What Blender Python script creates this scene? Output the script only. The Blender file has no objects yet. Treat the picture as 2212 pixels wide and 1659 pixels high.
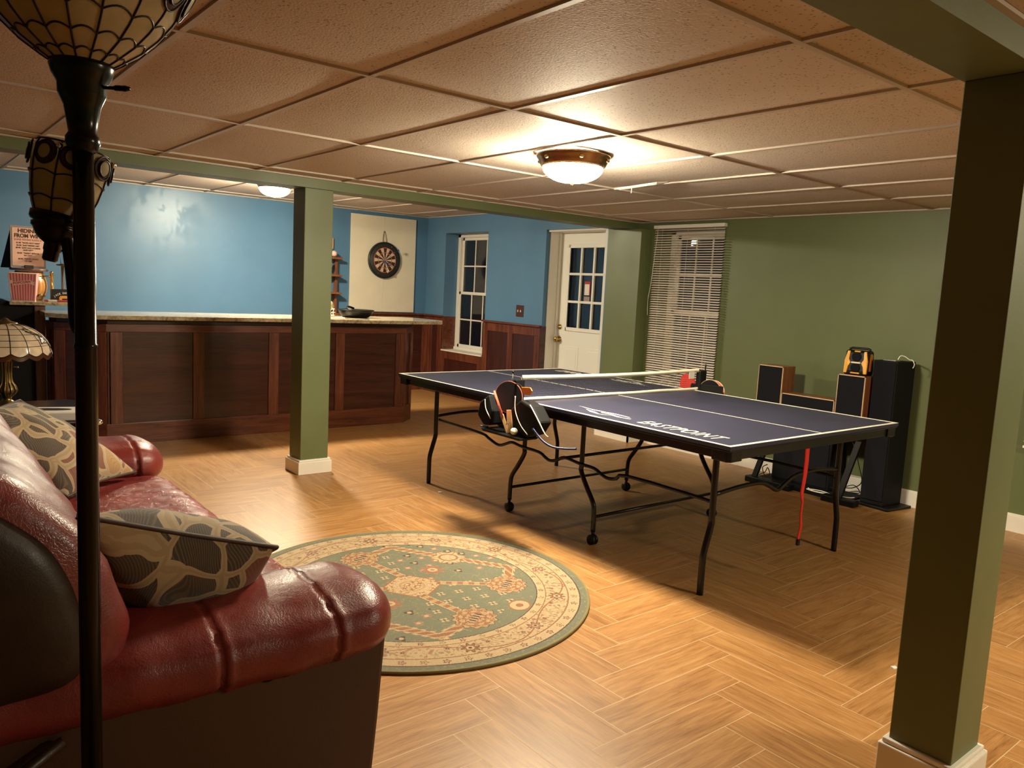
import bpy, bmesh, math, random
from mathutils import Vector, Matrix, noise
PI = math.pi
C = bpy.context.scene.collection
SC = bpy.context.scene
random.seed(4)

# ------------------------------------------------------------------ camera
F_PX, YAW, PITCH, ROLL, CAM_H = 1681.66, 0.682597, 0.119834, 0.050817, 1.3731
def cam_axes():
    sy, cy, sp, cp = math.sin(YAW), math.cos(YAW), math.sin(PITCH), math.cos(PITCH)
    f = Vector((sy*cp, cy*cp, -sp)); r = Vector((cy, -sy, 0)); u = r.cross(f)
    c, s = math.cos(ROLL), math.sin(ROLL)
    return c*r + s*u, -s*r + c*u, f
_r, _u, _f = cam_axes()
cd = bpy.data.cameras.new('camera'); cam = bpy.data.objects.new('camera', cd); C.objects.link(cam)
cam.matrix_world = Matrix(((_r.x, _u.x, -_f.x, 0), (_r.y, _u.y, -_f.y, 0), (_r.z, _u.z, -_f.z, CAM_H), (0, 0, 0, 1)))
cd.sensor_fit = 'HORIZONTAL'; cd.sensor_width = 36; cd.lens = 36*F_PX/2212; cd.clip_start = 0.05
SC.camera = cam
# ------------------------------------------------------------------ world, exposure
w = bpy.data.worlds.new('night'); SC.world = w; w.use_nodes = True
w.node_tree.nodes['Background'].inputs[0].default_value = (0.02, 0.026, 0.036, 1)
w.node_tree.nodes['Background'].inputs[1].default_value = 0.05
SC.view_settings.view_transform = 'Standard'; SC.view_settings.look = 'None'
SC.view_settings.exposure = 1.76; SC.view_settings.gamma = 1.0; SC.view_settings.use_curve_mapping = False
try:
    SC.cycles.max_bounces = 8; SC.cycles.diffuse_bounces = 5; SC.cycles.sample_clamp_indirect = 6
    SC.cycles.caustics_reflective = False; SC.cycles.caustics_refractive = False
except Exception: pass
LAMP_COL = (1.0, 0.88, 0.63)
LAMP_MAIN, LAMP_BAR, LAMP_REAR = 150.0, 215.0, 118.0        # emission strength of the glass bowls

# ------------------------------------------------------------------ node materials
class NT:
    def __init__(s, name):
        s.m = bpy.data.materials.new(name); s.m.use_nodes = True
        s.t = s.m.node_tree; s.b = s.t.nodes['Principled BSDF']; s.out = s.t.nodes['Material Output']
    def n(s, typ, **kw):
        nd = s.t.nodes.new(typ)
        for k, v in kw.items(): setattr(nd, k, v)
        return nd
    def put(s, sock, v):
        if isinstance(v, bpy.types.NodeSocket): s.t.links.new(v, sock)
        else:
            if hasattr(sock, 'default_value'):
                if isinstance(v, tuple) and len(v) == 3 and sock.type == 'RGBA': v = v + (1,)
                sock.default_value = v
    def math(s, op, a, b=0.0, c=0.0):
        nd = s.n('ShaderNodeMath', operation=op)
        s.put(nd.inputs[0], a); s.put(nd.inputs[1], b); s.put(nd.inputs[2], c)
        return nd.outputs[0]
    def co(s, kind='Object', scale=(1, 1, 1), rot=(0, 0, 0), loc=(0, 0, 0)):
        tc = s.n('ShaderNodeTexCoord'); mp = s.n('ShaderNodeMapping')
        s.t.links.new(tc.outputs[kind], mp.inputs[0])
        mp.inputs['Scale'].default_value = scale; mp.inputs['Rotation'].default_value = rot; mp.inputs['Location'].default_value = loc
        return mp.outputs[0]
    def noise(s, vec, scale=5, detail=3, rough=0.5, dist=0.0):
        nd = s.n('ShaderNodeTexNoise'); s.put(nd.inputs['Vector'], vec)
        nd.inputs['Scale'].default_value = scale; nd.inputs['Detail'].default_value = detail
        nd.inputs['Roughness'].default_value = rough; nd.inputs['Distortion'].default_value = dist
        return nd.outputs['Fac']
    def voro(s, vec, scale=5, feature='F1', out='Distance'):
        nd = s.n('ShaderNodeTexVoronoi', feature=feature); s.put(nd.inputs['Vector'], vec)
        nd.inputs['Scale'].default_value = scale
        return nd.outputs[out]
    def ramp(s, fac, stops, interp='LINEAR'):
        nd = s.n('ShaderNodeValToRGB'); cr = nd.color_ramp; cr.interpolation = interp
        while len(cr.elements) < len(stops): cr.elements.new(0.5)
        for e, (p, c) in zip(cr.elements, stops):
            e.position = p; e.color = (c if len(c) == 4 else c + (1,)) if isinstance(c, tuple) else (c, c, c, 1)
        s.put(nd.inputs[0], fac); return nd.outputs[0]
    def mix(s, fac, a, b, mode='MIX'):
        nd = s.n('ShaderNodeMix', data_type='RGBA', blend_type=mode)
        s.put(nd.inputs[0], fac); s.put(nd.inputs[6], a); s.put(nd.inputs[7], b)
        return nd.outputs[2]
    def bump(s, h, strength=0.3, dist=0.01):
        nd = s.n('ShaderNodeBump'); s.put(nd.inputs['Height'], h)
        nd.inputs['Strength'].default_value = strength; nd.inputs['Distance'].default_value = dist
        s.t.links.new(nd.outputs[0], s.b.inputs['Normal'])
    def set(s, **kw):
        names = dict(col='Base Color', rough='Roughness', metal='Metallic', spec='Specular IOR Level', coat='Coat Weight',
                     trans='Transmission Weight', em='Emission Color', ems='Emission Strength', sheen='Sheen Weight', ior='IOR', alpha='Alpha', crough='Coat Roughness')
        for k, v in kw.items(): s.put(s.b.inputs[names[k]], v)
        return s

def plain(name, col, rough=0.5, metal=0.0, bump=0, bscale=200, var=0.0, vscale=3, **kw):
    t = NT(name); t.set(col=col, rough=rough, metal=metal, **kw)
    if var:
        f = t.noise(t.co(), vscale, 4)
        lo = tuple(max(0, c*(1-var)) for c in col); hi = tuple(c*(1+var) for c in col)
        t.set(col=t.ramp(f, [(0.3, lo), (0.7, hi)]))
    if bump: t.bump(t.noise(t.co(), bscale, 2), bump, 0.002)
    return t.m

def wall_paint(name, col, rough=0.42):
    t = NT(name); v = t.co()
    f = t.noise(v, 1.3, 4, 0.6)
    t.set(col=t.mix(t.ramp(f, [(0.35, 0.0), (0.7, 1.0)]), tuple(c*0.93 for c in col), tuple(c*1.08 for c in col)),
          rough=t.ramp(t.noise(v, 2.2, 5, 0.6), [(0.3, rough-0.05), (0.7, rough+0.1)]))
    t.bump(t.noise(v, 160, 2), 0.12, 0.002)
    if 'blue' in name:
        pn = t.noise(t.co('Object', (1, 1, .8)), 3.1, 6, 0.75, 0.2)
        t.set(rough=t.ramp(pn, [(0.40, rough+.10), (0.49, rough+.04), (0.52, rough-.05), (0.66, rough-.02)]))
    return t.m

def oak(name, c0, c1, c2, rough=0.33, axis='Z', s=1.0, bumpy=0.15):
    t = NT(name)
    st = {'Z': (s*14, s*14, s*1.1), 'X': (s*1.1, s*14, s*14), 'Y': (s*14, s*1.1, s*14)}[axis]
    v = t.co('Object', st)
    f = t.noise(v, 1.6, 6, 0.62, 0.9)
    f2 = t.noise(t.co('Object', tuple(x*5 for x in st)), 2.0, 2, 0.5)
    g = t.math('ADD', t.math('MULTIPLY', f, 0.75), t.math('MULTIPLY', f2, 0.25))
    t.set(col=t.ramp(g, [(0.34, c0), (0.5, c1), (0.64, c2)]), rough=rough)
    t.bump(g, bumpy, 0.004)
    return t.m

def herring():
    t = NT('floor_planks'); W = 0.1515; OX, OY = 2.086, 1.835
    tc = t.n('ShaderNodeTexCoord'); sep = t.n('ShaderNodeSeparateXYZ'); t.t.links.new(tc.outputs['Object'], sep.inputs[0])
    u = t.math('DIVIDE', t.math('SUBTRACT', sep.outputs[0], OX-8*W*6), W)
    v = t.math('DIVIDE', t.math('SUBTRACT', sep.outputs[1], OY-8*W*6), W)
    i, j = t.math('FLOOR', u), t.math('FLOOR', v)
    fx, fy = t.math('SUBTRACT', u, i), t.math('SUBTRACT', v, j)
    d = t.math('FLOORED_MODULO', t.math('SUBTRACT', i, j), 8.0)
    hor = t.math('LESS_THAN', d, 3.5)
    # horizontal plank: start column i-d, row j ; vertical plank: column i, bottom row j-(7-d)
    def sel(a, b): return t.math('ADD', t.math('MULTIPLY', hor, a), t.math('MULTIPLY', t.math('SUBTRACT', 1.0, hor), b))
    lh = t.math('ADD', d, fx)                                   # along, 0..4
    lv = t.math('ADD', t.math('SUBTRACT', 7.0, d), fy)
    al = sel(lh, lv); ac = sel(fy, fx)
    idx = sel(t.math('SUBTRACT', i, d), i); idy = sel(j, t.math('SUBTRACT', j, t.math('SUBTRACT', 7.0, d)))
    comb = t.n('ShaderNodeCombineXYZ'); t.put(comb.inputs[0], idx); t.put(comb.inputs[1], idy); t.put(comb.inputs[2], hor)
    wn = t.n('ShaderNodeTexWhiteNoise', noise_dimensions='3D'); t.t.links.new(comb.outputs[0], wn.inputs[0])
    rnd = wn.outputs['Value']
    gv = t.n('ShaderNodeCombineXYZ'); t.put(gv.inputs[0], t.math('MULTIPLY', al, 0.30))
    t.put(gv.inputs[1], t.math('MULTIPLY', ac, 3.0)); t.put(gv.inputs[2], t.math('MULTIPLY', rnd, 37.0))
    g1 = t.noise(gv.outputs[0], 2.4, 6, 0.62, 0.7)
    gv2 = t.n('ShaderNodeCombineXYZ'); t.put(gv2.inputs[0], t.math('MULTIPLY', al, 0.8))
    t.put(gv2.inputs[1], t.math('MULTIPLY', ac, 30.0)); t.put(gv2.inputs[2], t.math('MULTIPLY', rnd, 11.0))
    g2 = t.noise(gv2.outputs[0], 1.5, 5, 0.7)
    g = t.math('ADD', t.math('MULTIPLY', g1, 0.55), t.math('MULTIPLY', g2, 0.45))
    col = t.ramp(g, [(0.30, (0.17, 0.068, 0.018)), (0.44, (0.33, 0.155, 0.048)), (0.56, (0.43, 0.218, 0.074)), (0.72, (0.54, 0.305, 0.125))])
    col = t.mix(0.55, col, t.ramp(rnd, [(0.0, (0.80, 0.78, 0.76)), (1.0, (1.0, 1.0, 1.0))]), 'MULTIPLY')
    # grout lines
    e1 = t.math('MINIMUM', ac, t.math('SUBTRACT', 1.0, ac)); e2 = t.math('MINIMUM', al, t.math('SUBTRACT', 4.0, al))
    e = t.math('MINIMUM', e1, e2)
    gr = t.math('LESS_THAN', e, 0.009)
    col = t.mix(t.math('MULTIPLY', gr, 0.85), col, (0.60, 0.44, 0.26))
    t.set(col=col, rough=t.math('ADD', t.math('MULTIPLY', g, 0.16), t.math('ADD', 0.33, t.math('MULTIPLY', gr, 0.3))))
    h = t.math('SUBTRACT', t.math('MULTIPLY', g2, 0.25), t.math('MULTIPLY', gr, 0.6))
    t.bump(h, 0.14, 0.003)
    return t.m

def ceiling_mat():
    t = NT('ceiling_tile'); v = t.co()
    sp = t.voro(t.co('Object', (1, 1, 1)), 62)
    sz = t.noise(v, 55, 3, 0.7)
    pit = t.math('LESS_THAN', t.math('ADD', sp, t.math('MULTIPLY', sz, 0.60)), 0.50)
    col = t.mix(t.math('MULTIPLY', pit, 0.8), (0.56, 0.475, 0.405), (0.22, 0.155, 0.11))
    t.set(col=col, rough=0.7, spec=0.35)
    hn = t.math('ADD', t.noise(v, 130, 3, 0.6), t.math('MULTIPLY', pit, -0.8))
    t.bump(hn, 0.45, 0.004)
    return t.m

def granite():
    t = NT('granite'); v = t.co()
    n1 = t.noise(v, 45, 4, 0.7); n2 = t.noise(v, 9, 5, 0.65, 0.6); sp = t.voro(v, 120)
    c = t.ramp(t.math('ADD', t.math('MULTIPLY', n1, 0.6), t.math('MULTIPLY', n2, 0.4)),
               [(0.36, (0.10, 0.075, 0.05)), (0.46, (0.34, 0.27, 0.18)), (0.58, (0.50, 0.42, 0.29)), (0.7, (0.60, 0.54, 0.42))])
    c = t.mix(t.ramp(sp, [(0.05, 1.0), (0.18, 0.0)]), c, (0.05, 0.035, 0.03))
    t.set(col=c, rough=0.09); return t.m

def leather(name, col, rough=0.30, wr=0.2, spec=0.5):
    t = NT(name); v = t.co()
    cr = t.voro(v, 150, 'DISTANCE_TO_EDGE')
    big = t.noise(t.co('Object', (1, 1, 1)), 16, 5, 0.6, 1.2)
    fine = t.math('ADD', t.math('MULTIPLY', t.ramp(cr, [(0.0, 0.0), (0.12, 1.0)]), 0.10), big)
    t.set(col=t.ramp(t.noise(v, 7, 4), [(0.3, tuple(c*0.75 for c in col)), (0.7, tuple(c*1.15 for c in col))]),
          rough=t.ramp(t.noise(v, 12, 3), [(0.3, rough-0.05), (0.7, rough+0.12)]), spec=spec)
    t.bump(fine, wr, 0.012); return t.m

def swirl_fabric():
    t = NT('leaf_fabric'); v = t.co('Object', (6.4, 6.4, 6.4))
    nz = t.n('ShaderNodeTexNoise'); t.put(nz.inputs['Vector'], v); nz.inputs['Scale'].default_value = 0.9; nz.inputs['Detail'].default_value = 1
    warp = t.n('ShaderNodeVectorMath', operation='ADD'); t.t.links.new(v, warp.inputs[0])
    sc = t.n('ShaderNodeVectorMath', operation='SCALE'); t.t.links.new(nz.outputs['Color'], sc.inputs[0]); sc.inputs['Scale'].default_value = 1.1
    t.t.links.new(sc.outputs[0], warp.inputs[1])
    st = t.n('ShaderNodeMapping'); t.t.links.new(warp.outputs[0], st.inputs[0]); st.inputs['Scale'].default_value = (1.0, 2.1, 1.3); st.inputs['Rotation'].default_value = (0.3, 0.4, 0.7)
    ed = t.voro(st.outputs[0], 1.0, 'DISTANCE_TO_EDGE'); cid = t.voro(st.outputs[0], 1.0, 'F1', 'Color')
    sx = t.n('ShaderNodeSeparateColor'); t.t.links.new(cid, sx.inputs[0])
    leaf = t.ramp(sx.outputs[0], [(0.0, (0.035, 0.020, 0.010)), (0.34, (0.17, 0.045, 0.022)), (0.5, (0.05, 0.030, 0.014)), (0.72, (0.36, 0.20, 0.075)), (0.86, (0.06, 0.04, 0.02))], 'CONSTANT')
    lines = t.n('ShaderNodeTexWave'); t.put(lines.inputs['Vector'], warp.outputs[0]); lines.inputs['Scale'].default_value = 6; lines.inputs['Distortion'].default_value = 1.5
    leaf = t.mix(t.math('MULTIPLY', t.math('GREATER_THAN', lines.outputs['Fac'], 0.72), 0.45), leaf, (0.20, 0.12, 0.05))
    web = t.math('LESS_THAN', ed, 0.085); rim = t.math('LESS_THAN', ed, 0.03)
    col = t.mix(web, leaf, (0.40, 0.29, 0.165)); col = t.mix(t.math('MULTIPLY', rim, 0.6), col, (0.30, 0.20, 0.10))
    t.set(col=col, rough=0.75, sheen=0.3)
    t.bump(t.math('ADD', t.noise(t.co(), 350, 2), t.math('MULTIPLY', web, 0.6)), 0.25, 0.002)
    return t.m

def glassy_shade(name, col):
    t = NT(name)
    v = t.co(); c = t.ramp(t.noise(v, 14, 3, 0.6, 1.0), [(0.3, tuple(x*0.82 for x in col)), (0.7, tuple(min(1, x*1.1) for x in col))])
    tr = t.n('ShaderNodeBsdfTranslucent'); t.put(tr.inputs[0], c)
    t.set(col=c, rough=0.22)
    mx = t.n('ShaderNodeMixShader'); mx.inputs[0].default_value = 0.42
    t.t.links.new(t.b.outputs[0], mx.inputs[1]); t.t.links.new(tr.outputs[0], mx.inputs[2]); t.t.links.new(mx.outputs[0], t.out.inputs[0])
    return t.m

def vcol_mat(name, rough=0.9, bump=0.5):
    t = NT(name); a = t.n('ShaderNodeVertexColor'); a.layer_name = 'pattern'
    c = t.mix(0.35, a.outputs[0], t.ramp(t.noise(t.co('Object', (260, 60, 1)), 1.0, 2), [(0.3, (0.72, 0.72, 0.72)), (0.7, (1.15, 1.15, 1.15))]), 'MULTIPLY')
    t.set(col=c, rough=rough, sheen=0.2); t.bump(t.noise(t.co(), 420, 2), bump, 0.003); return t.m

def emit(name, col, s):
    t = NT(name); t.set(col=(0.9, 0.9, 0.88), em=col, ems=s, rough=0.3); return t.m

def glass_pane(name='window_glass'):
    t = NT(name); t.set(col=(0.9, 0.95, 1.0), rough=0.02, trans=1.0, ior=1.45); return t.m

M = dict(
    blue=wall_paint('blue_wall_paint', (0.080, 0.185, 0.320), 0.43),
    green=wall_paint('green_wall_paint', (0.120, 0.144, 0.060), 0.45),
    cream=wall_paint('cream_board', (0.70, 0.64, 0.50), 0.55),
    white=plain('white_paint', (0.72, 0.69, 0.62), 0.38),
    doorwhite=plain('door_white', (0.76, 0.75, 0.69), 0.35),
    base=plain('baseboard_white', (0.80, 0.76, 0.68), 0.4, var=0.05),
    floor=herring(), ceil=ceiling_mat(), tbar=plain("ceiling_grid_metal", (0.47, 0.40, 0.335), 0.45),
    tbar2=plain('ceiling_grid_gap', (0.12, 0.085, 0.07), 0.9),
    oak=oak('red_oak', (0.045, 0.011, 0.006), (0.115, 0.030, 0.014), (0.185, 0.055, 0.024), axis='Z'),
    oakx=oak('red_oak_rail', (0.045, 0.011, 0.006), (0.115, 0.030, 0.014), (0.175, 0.050, 0.022), axis='X'),
    oaky=oak('red_oak_rail_side', (0.045, 0.011, 0.006), (0.115, 0.030, 0.014), (0.175, 0.050, 0.022), axis='Y'),
    panel=oak('mahogany_panel', (0.030, 0.009, 0.006), (0.050, 0.014, 0.009), (0.070, 0.020, 0.012), rough=0.24, axis='X', s=0.6, bumpy=0.35),
    panelz=oak('mahogany_panel_side', (0.030, 0.008, 0.006), (0.045, 0.012, 0.008), (0.060, 0.016, 0.010), rough=0.28, axis='Z', s=0.6, bumpy=0.1),
    granite=granite(),
    red=leather('red_leather', (0.19, 0.024, 0.020), 0.32, 0.20),
    seatred=leather('seat_red_leather', (0.22, 0.032, 0.028), 0.26, 0.6),
    brown=leather('brown_leather', (0.026, 0.012, 0.007), 0.38, 0.10, 0.35),
    brownflat=plain('brown_vinyl', (0.050, 0.020, 0.011), 0.5, bump=0.2, bscale=260),
    fabric=swirl_fabric(), piping=plain('dark_piping', (0.05, 0.025, 0.015), 0.6),
    bronze=plain('dark_bronze', (0.010, 0.007, 0.005), 0.22, 0.5),
    black=plain('black_steel', (0.009, 0.007, 0.007), 0.30, 0.3),
    blackp=plain('black_plastic', (0.005, 0.005, 0.005), 0.42, spec=0.3),
    blackm=plain('matte_black', (0.005, 0.005, 0.006), 0.7, spec=0.2),
    cloth=plain('speaker_cloth', (0.009, 0.009, 0.012), 0.95, spec=0.15, bump=0.4, bscale=900),
    navy=plain('navy_table_top', (0.026, 0.027, 0.054), 0.5, spec=0.35, var=0.12, vscale=5),
    line=plain('white_line', (0.78, 0.74, 0.62), 0.5),
    netw=plain('net_tape', (0.80, 0.72, 0.55), 0.6),
    walnut=oak('walnut_veneer', (0.12, 0.035, 0.012), (0.21, 0.070, 0.025), (0.27, 0.10, 0.04), axis='Z'),
    maple=plain('light_edge', (0.60, 0.40, 0.24), 0.5),
    yellow=plain('yellow_plastic', (0.75, 0.36, 0.03), 0.35),
    orange=plain('orange_plastic', (0.62, 0.20, 0.02), 0.3),
    redp=plain('red_rubber', (0.52, 0.035, 0.025), 0.6),
    coral=plain('coral_edge', (0.62, 0.14, 0.09), 0.5),
    strap=plain('red_webbing', (0.60, 0.020, 0.010), 0.7),
    chrome=plain('chrome', (0.7, 0.7, 0.7), 0.12, 1.0), brass=plain('brass', (0.62, 0.42, 0.14), 0.22, 1.0),
    brassold=plain('antique_brass', (0.20, 0.13, 0.05), 0.35, 0.9),
    rimbronze=plain('brushed_rim', (0.33, 0.20, 0.10), 0.25, 0.95),
    shade=glassy_shade('amber_art_glass', (0.70, 0.60, 0.38)), shade2=glassy_shade('cream_art_glass', (0.72, 0.66, 0.46)),
    shadew=glassy_shade('white_art_glass', (0.88, 0.74, 0.56)), petal=glassy_shade('brown_art_glass', (0.10, 0.035, 0.015)),
    lead=plain('lead_line', (0.025, 0.015, 0.010), 0.4, 0.5),
    glass=glass_pane(), bulbM=emit('lamp_glass_main', LAMP_COL, LAMP_MAIN), bulbB=emit('lamp_glass_bar', LAMP_COL, LAMP_BAR), bulbR=emit('lamp_glass_rear', LAMP_COL, LAMP_REAR),
    slat=plain('blind_slat', (0.80, 0.72, 0.64), 0.4), pink=plain('popcorn_pink', (0.72, 0.30, 0.30), 0.5), pinkd=plain('popcorn_stripe', (0.42, 0.035, 0.045), 0.5),
    pinkl=plain('popcorn_banner', (0.80, 0.52, 0.46), 0.5), paper=plain('sign_paper', (0.72, 0.44, 0.34), 0.7), sframe=plain('sign_frame', (0.28, 0.22, 0.21), 0.6),
    ink=plain('sign_ink', (0.06, 0.02, 0.02), 0.8), ink2=plain('sign_ink_red', (0.45, 0.20, 0.15), 0.8),
    barrel=oak('barrel_wood', (0.30, 0.12, 0.03), (0.48, 0.22, 0.055), (0.60, 0.31, 0.09), axis='Z', rough=0.3),
    tan=plain('tan_wood', (0.45, 0.27, 0.12), 0.5), blueglint=plain('black_bar_blue_glint', (0.008, 0.018, 0.085), 0.4), bluef=plain('blue_flight', (0.03, 0.08, 0.35), 0.4),
    ball=plain('white_ball', (0.85, 0.82, 0.72), 0.35), dartdark=plain('dart_black', (0.035, 0.012, 0.012), 0.7), dartcream=plain('dart_cream', (0.55, 0.44, 0.30), 0.7),
    numring=plain('number_ring', (0.022, 0.024, 0.020), 0.35), plate=plain('switch_plate', (0.060, 0.018, 0.012), 0.35),
    helmet=plain('helmet_gold', (0.66, 0.55, 0.28), 0.22, 0.3), rug=vcol_mat('rug_pile'), rugedge=plain('rug_binding', (0.20, 0.17, 0.08), 0.9, bump=0.4, bscale=300),
    navyc=plain('navy_cloth', (0.01, 0.015, 0.06), 0.8), frost=plain('white_label', (0.7, 0.66, 0.6), 0.6), redcase=plain('red_case', (0.35, 0.015, 0.015), 0.4),
    net=None)
def net_mat():
    t = NT('net_mesh'); v = t.co('Object', (1, 1, 1)); tc = t.n('ShaderNodeTexCoord'); sep = t.n('ShaderNodeSeparateXYZ'); t.t.links.new(tc.outputs['Object'], sep.inputs[0])
    a = t.math('FRACT', t.math('MULTIPLY', sep.outputs[0], 80.0)); b = t.math('FRACT', t.math('MULTIPLY', sep.outputs[2], 80.0))
    m = t.math('MAXIMUM', t.math('LESS_THAN', a, 0.12), t.math('LESS_THAN', b, 0.12))
    t.set(col=(0.02, 0.02, 0.025), rough=0.8, alpha=m); return t.m
M['net'] = net_mat()

# ------------------------------------------------------------------ mesh helpers
class MB:
    def __init__(s): s.v, s.f, s.mi, s.sm = [], [], [], []
    def add(s, vs, fs, mi=0, sm=False):
        o = len(s.v); s.v += [Vector(p) for p in vs]; s.f += [tuple(i+o for i in f) for f in fs]
        s.mi += [mi]*len(fs); s.sm += [sm]*len(fs); return s
    def box(s, x0, x1, y0, y1, z0, z1, mi=0):
        vs = [(x, y, z) for z in (z0, z1) for y in (y0, y1) for x in (x0, x1)]
        return s.add(vs, [(0, 2, 3, 1), (4, 5, 7, 6), (0, 1, 5, 4), (2, 6, 7, 3), (0, 4, 6, 2), (1, 3, 7, 5)], mi)
    def prism(s, poly, a0, a1, axis='z', mi=0, sm=False):
        n = len(poly)
        def P(p, a): return {'z': (p[0], p[1], a), 'y': (p[0], a, p[1]), 'x': (a, p[0], p[1])}[axis]
        vs = [P(p, a0) for p in poly] + [P(p, a1) for p in poly]
        s.add(vs, [tuple(range(n))[::-1], tuple(range(n, 2*n))], mi)
        o = len(s.v) - 2*n
        fs = [(i, (i+1) % n, n+(i+1) % n, n+i) for i in range(n)]
        s.f += [tuple(i+o for i in f) for f in fs]; s.mi += [mi]*n; s.sm += [sm]*n
        return s
    def rings(s, rings, mi=0, sm=True, cap=True, close=True):
        n = len(rings[0]); vs = [p for r in rings for p in r]; fs = []
        for k in range(len(rings)-1):
            for i in range(n if close else n-1):
                j = (i+1) % n; fs.append((k*n+i, k*n+j, (k+1)*n+j, (k+1)*n+i))
        if cap: fs += [tuple(range(n))[::-1], tuple(range((len(rings)-1)*n, len(rings)*n))]
        return s.add(vs, fs, mi, sm)
    def lathe(s, prof, c=(0, 0), z0=0, seg=24, mi=0, sm=True, cap=True, axis=None):
        """prof: (radius, height); axis: Matrix placing the +Z lathe"""
        rs = []
        for r, h in prof:
            rs.append([Vector((c[0]+r*math.cos(2*PI*i/seg), c[1]+r*math.sin(2*PI*i/seg), z0+h)) for i in range(seg)])
        if axis is not None: rs = [[axis @ p for p in r] for r in rs]
        return s.rings(rs, mi, sm, cap)
    def tube(s, pts, r, seg=8, mi=0, smooth=0, cap=True, closed=False):
        pts = [Vector(p) for p in pts]
        if smooth: pts = catmull(pts, smooth)
        rr = r if isinstance(r, (list, tuple)) else [r]*len(pts)
        if len(rr) != len(pts): rr = [rr[0] + (rr[-1]-rr[0])*i/(len(pts)-1) for i in range(len(pts))]
        up = Vector((0, 0, 1)); rs = []; prev = None
        for i, p in enumerate(pts):
            a = pts[max(0, i-1)]; b = pts[min(len(pts)-1, i+1)]
            if closed: a = pts[i-1]; b = pts[(i+1) % len(pts)]
            t = (b-a).normalized()
            if prev is None:
                q = t.cross(up)
                if q.length < 0.05: q = t.cross(Vector((1, 0, 0)))
                q.normalize()
            else:
                q = prev - t*prev.dot(t)
                if q.length < 1e-5: q = t.cross(up)
                q.normalize()
            prev = q; m = q.cross(t)
            rs.append([p + (q*math.cos(2*PI*k/seg) + m*math.sin(2*PI*k/seg))*rr[i] for k in range(seg)])
        if closed: rs.append(rs[0]); cap = False
        return s.rings(rs, mi, True, cap)
    def sphere(s, c, r, seg=16, rings=10, mi=0, sc=(1, 1, 1)):
        rs = []
        for k in range(1, rings):
            th = PI*k/rings
            rs.append([Vector((c[0]+r*sc[0]*math.sin(th)*math.cos(2*PI*i/seg), c[1]+r*sc[1]*math.sin(th)*math.sin(2*PI*i/seg), c[2]+r*sc[2]*math.cos(PI-th))) for i in range(seg)])
        return s.rings(rs, mi, True, True)
    def xf(s, m):
        s.v = [m @ p for p in s.v]; return s
def catmull(pts, n):
    out = []
    for i in range(len(pts)-1):
        p0 = pts[max(0, i-1)]; p1 = pts[i]; p2 = pts[i+1]; p3 = pts[min(len(pts)-1, i+2)]
        for k in range(n):
            t = k/n; out.append(0.5*((2*p1)+(p2-p0)*t+(2*p0-5*p1+4*p2-p3)*t*t+(3*p1-p0-3*p2+p3)*t**3))
    out.append(pts[-1]); return out

ORG = {}
def _link(name, mb, mats, org, bevel=0, subsurf=0):
    me = bpy.data.meshes.new(name)
    me.from_pydata([tuple(p-org) for p in mb.v], [], mb.f)
    if not isinstance(mats, (list, tuple)): mats = [mats]
    for m in mats: me.materials.append(m)
    me.polygons.foreach_set('material_index', mb.mi); me.polygons.foreach_set('use_smooth', mb.sm)
    bm = bmesh.new(); bm.from_mesh(me); bmesh.ops.recalc_face_normals(bm, faces=bm.faces); bm.to_mesh(me); bm.free()
    me.update()
    o = bpy.data.objects.new(name, me); C.objects.link(o)
    if bevel:
        b = o.modifiers.new('edges', 'BEVEL'); b.width = bevel; b.segments = 2; b.limit_method = 'ANGLE'; b.angle_limit = 0.6
    if subsurf:
        b = o.modifiers.new('smooth', 'SUBSURF'); b.levels = subsurf; b.render_levels = subsurf
    return o
def part(name, mb, mat, parent, bevel=0, label=None, subsurf=0, kind=None):
    org = ORG[parent.name]
    o = _link(name, mb, mat, org, bevel, subsurf); o.parent = parent; ORG[o.name] = org
    if label: o['label'] = label
    if kind: o['kind'] = kind
    return o
def thing(name, label, cat, loc, group=None):
    o = bpy.data.objects.new(name, None); C.objects.link(o); o.location = loc; o.empty_display_size = 0.1
    o['label'] = label; o['category'] = cat
    if group: o['group'] = group
    ORG[o.name] = Vector(loc); return o
def solo(name, mb, mat, label, cat, bevel=0, group=None, subsurf=0):
    xs = [p.x for p in mb.v]; ys = [p.y for p in mb.v]; zs = [p.z for p in mb.v]
    org = Vector(((min(xs)+max(xs))/2, (min(ys)+max(ys))/2, min(zs)))
    o = _link(name, mb, mat, org, bevel, subsurf); o.location = org; ORG[o.name] = org
    o['label'] = label; o['category'] = cat
    if group: o['group'] = group
    return o
def struct(name, mb, mat, bevel=0, parent=None, label=None):
    if parent is not None: return part(name, mb, mat, parent, bevel, label)
    o = _link(name, mb, mat, Vector((0, 0, 0)), bevel); o['kind'] = 'structure'; ORG[o.name] = Vector((0, 0, 0))
    if label: o['label'] = label
    return o
def text_mb(body, size, mat4, extrude=0.0006, shear=0.0, bold=0.0, align='CENTER', spacing=1.0, sx=1.0):
    cu = bpy.data.curves.new('lettering', 'FONT'); cu.body = body; cu.size = size; cu.extrude = extrude; cu.shear = shear
    cu.offset = bold; cu.align_x = align; cu.align_y = 'CENTER'; cu.space_character = spacing; cu.resolution_u = 3
    o = bpy.data.objects.new('lettering', cu); C.objects.link(o)
    dg = bpy.context.evaluated_depsgraph_get(); me = bpy.data.meshes.new_from_object(o.evaluated_get(dg))
    S = Matrix.Diagonal((sx, 1, 1, 1))
    mb = MB(); mb.add([mat4 @ S @ v.co for v in me.vertices], [tuple(p.vertices) for p in me.polygons])
    bpy.data.objects.remove(o); bpy.data.curves.remove(cu); bpy.data.meshes.remove(me)
    return mb
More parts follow.
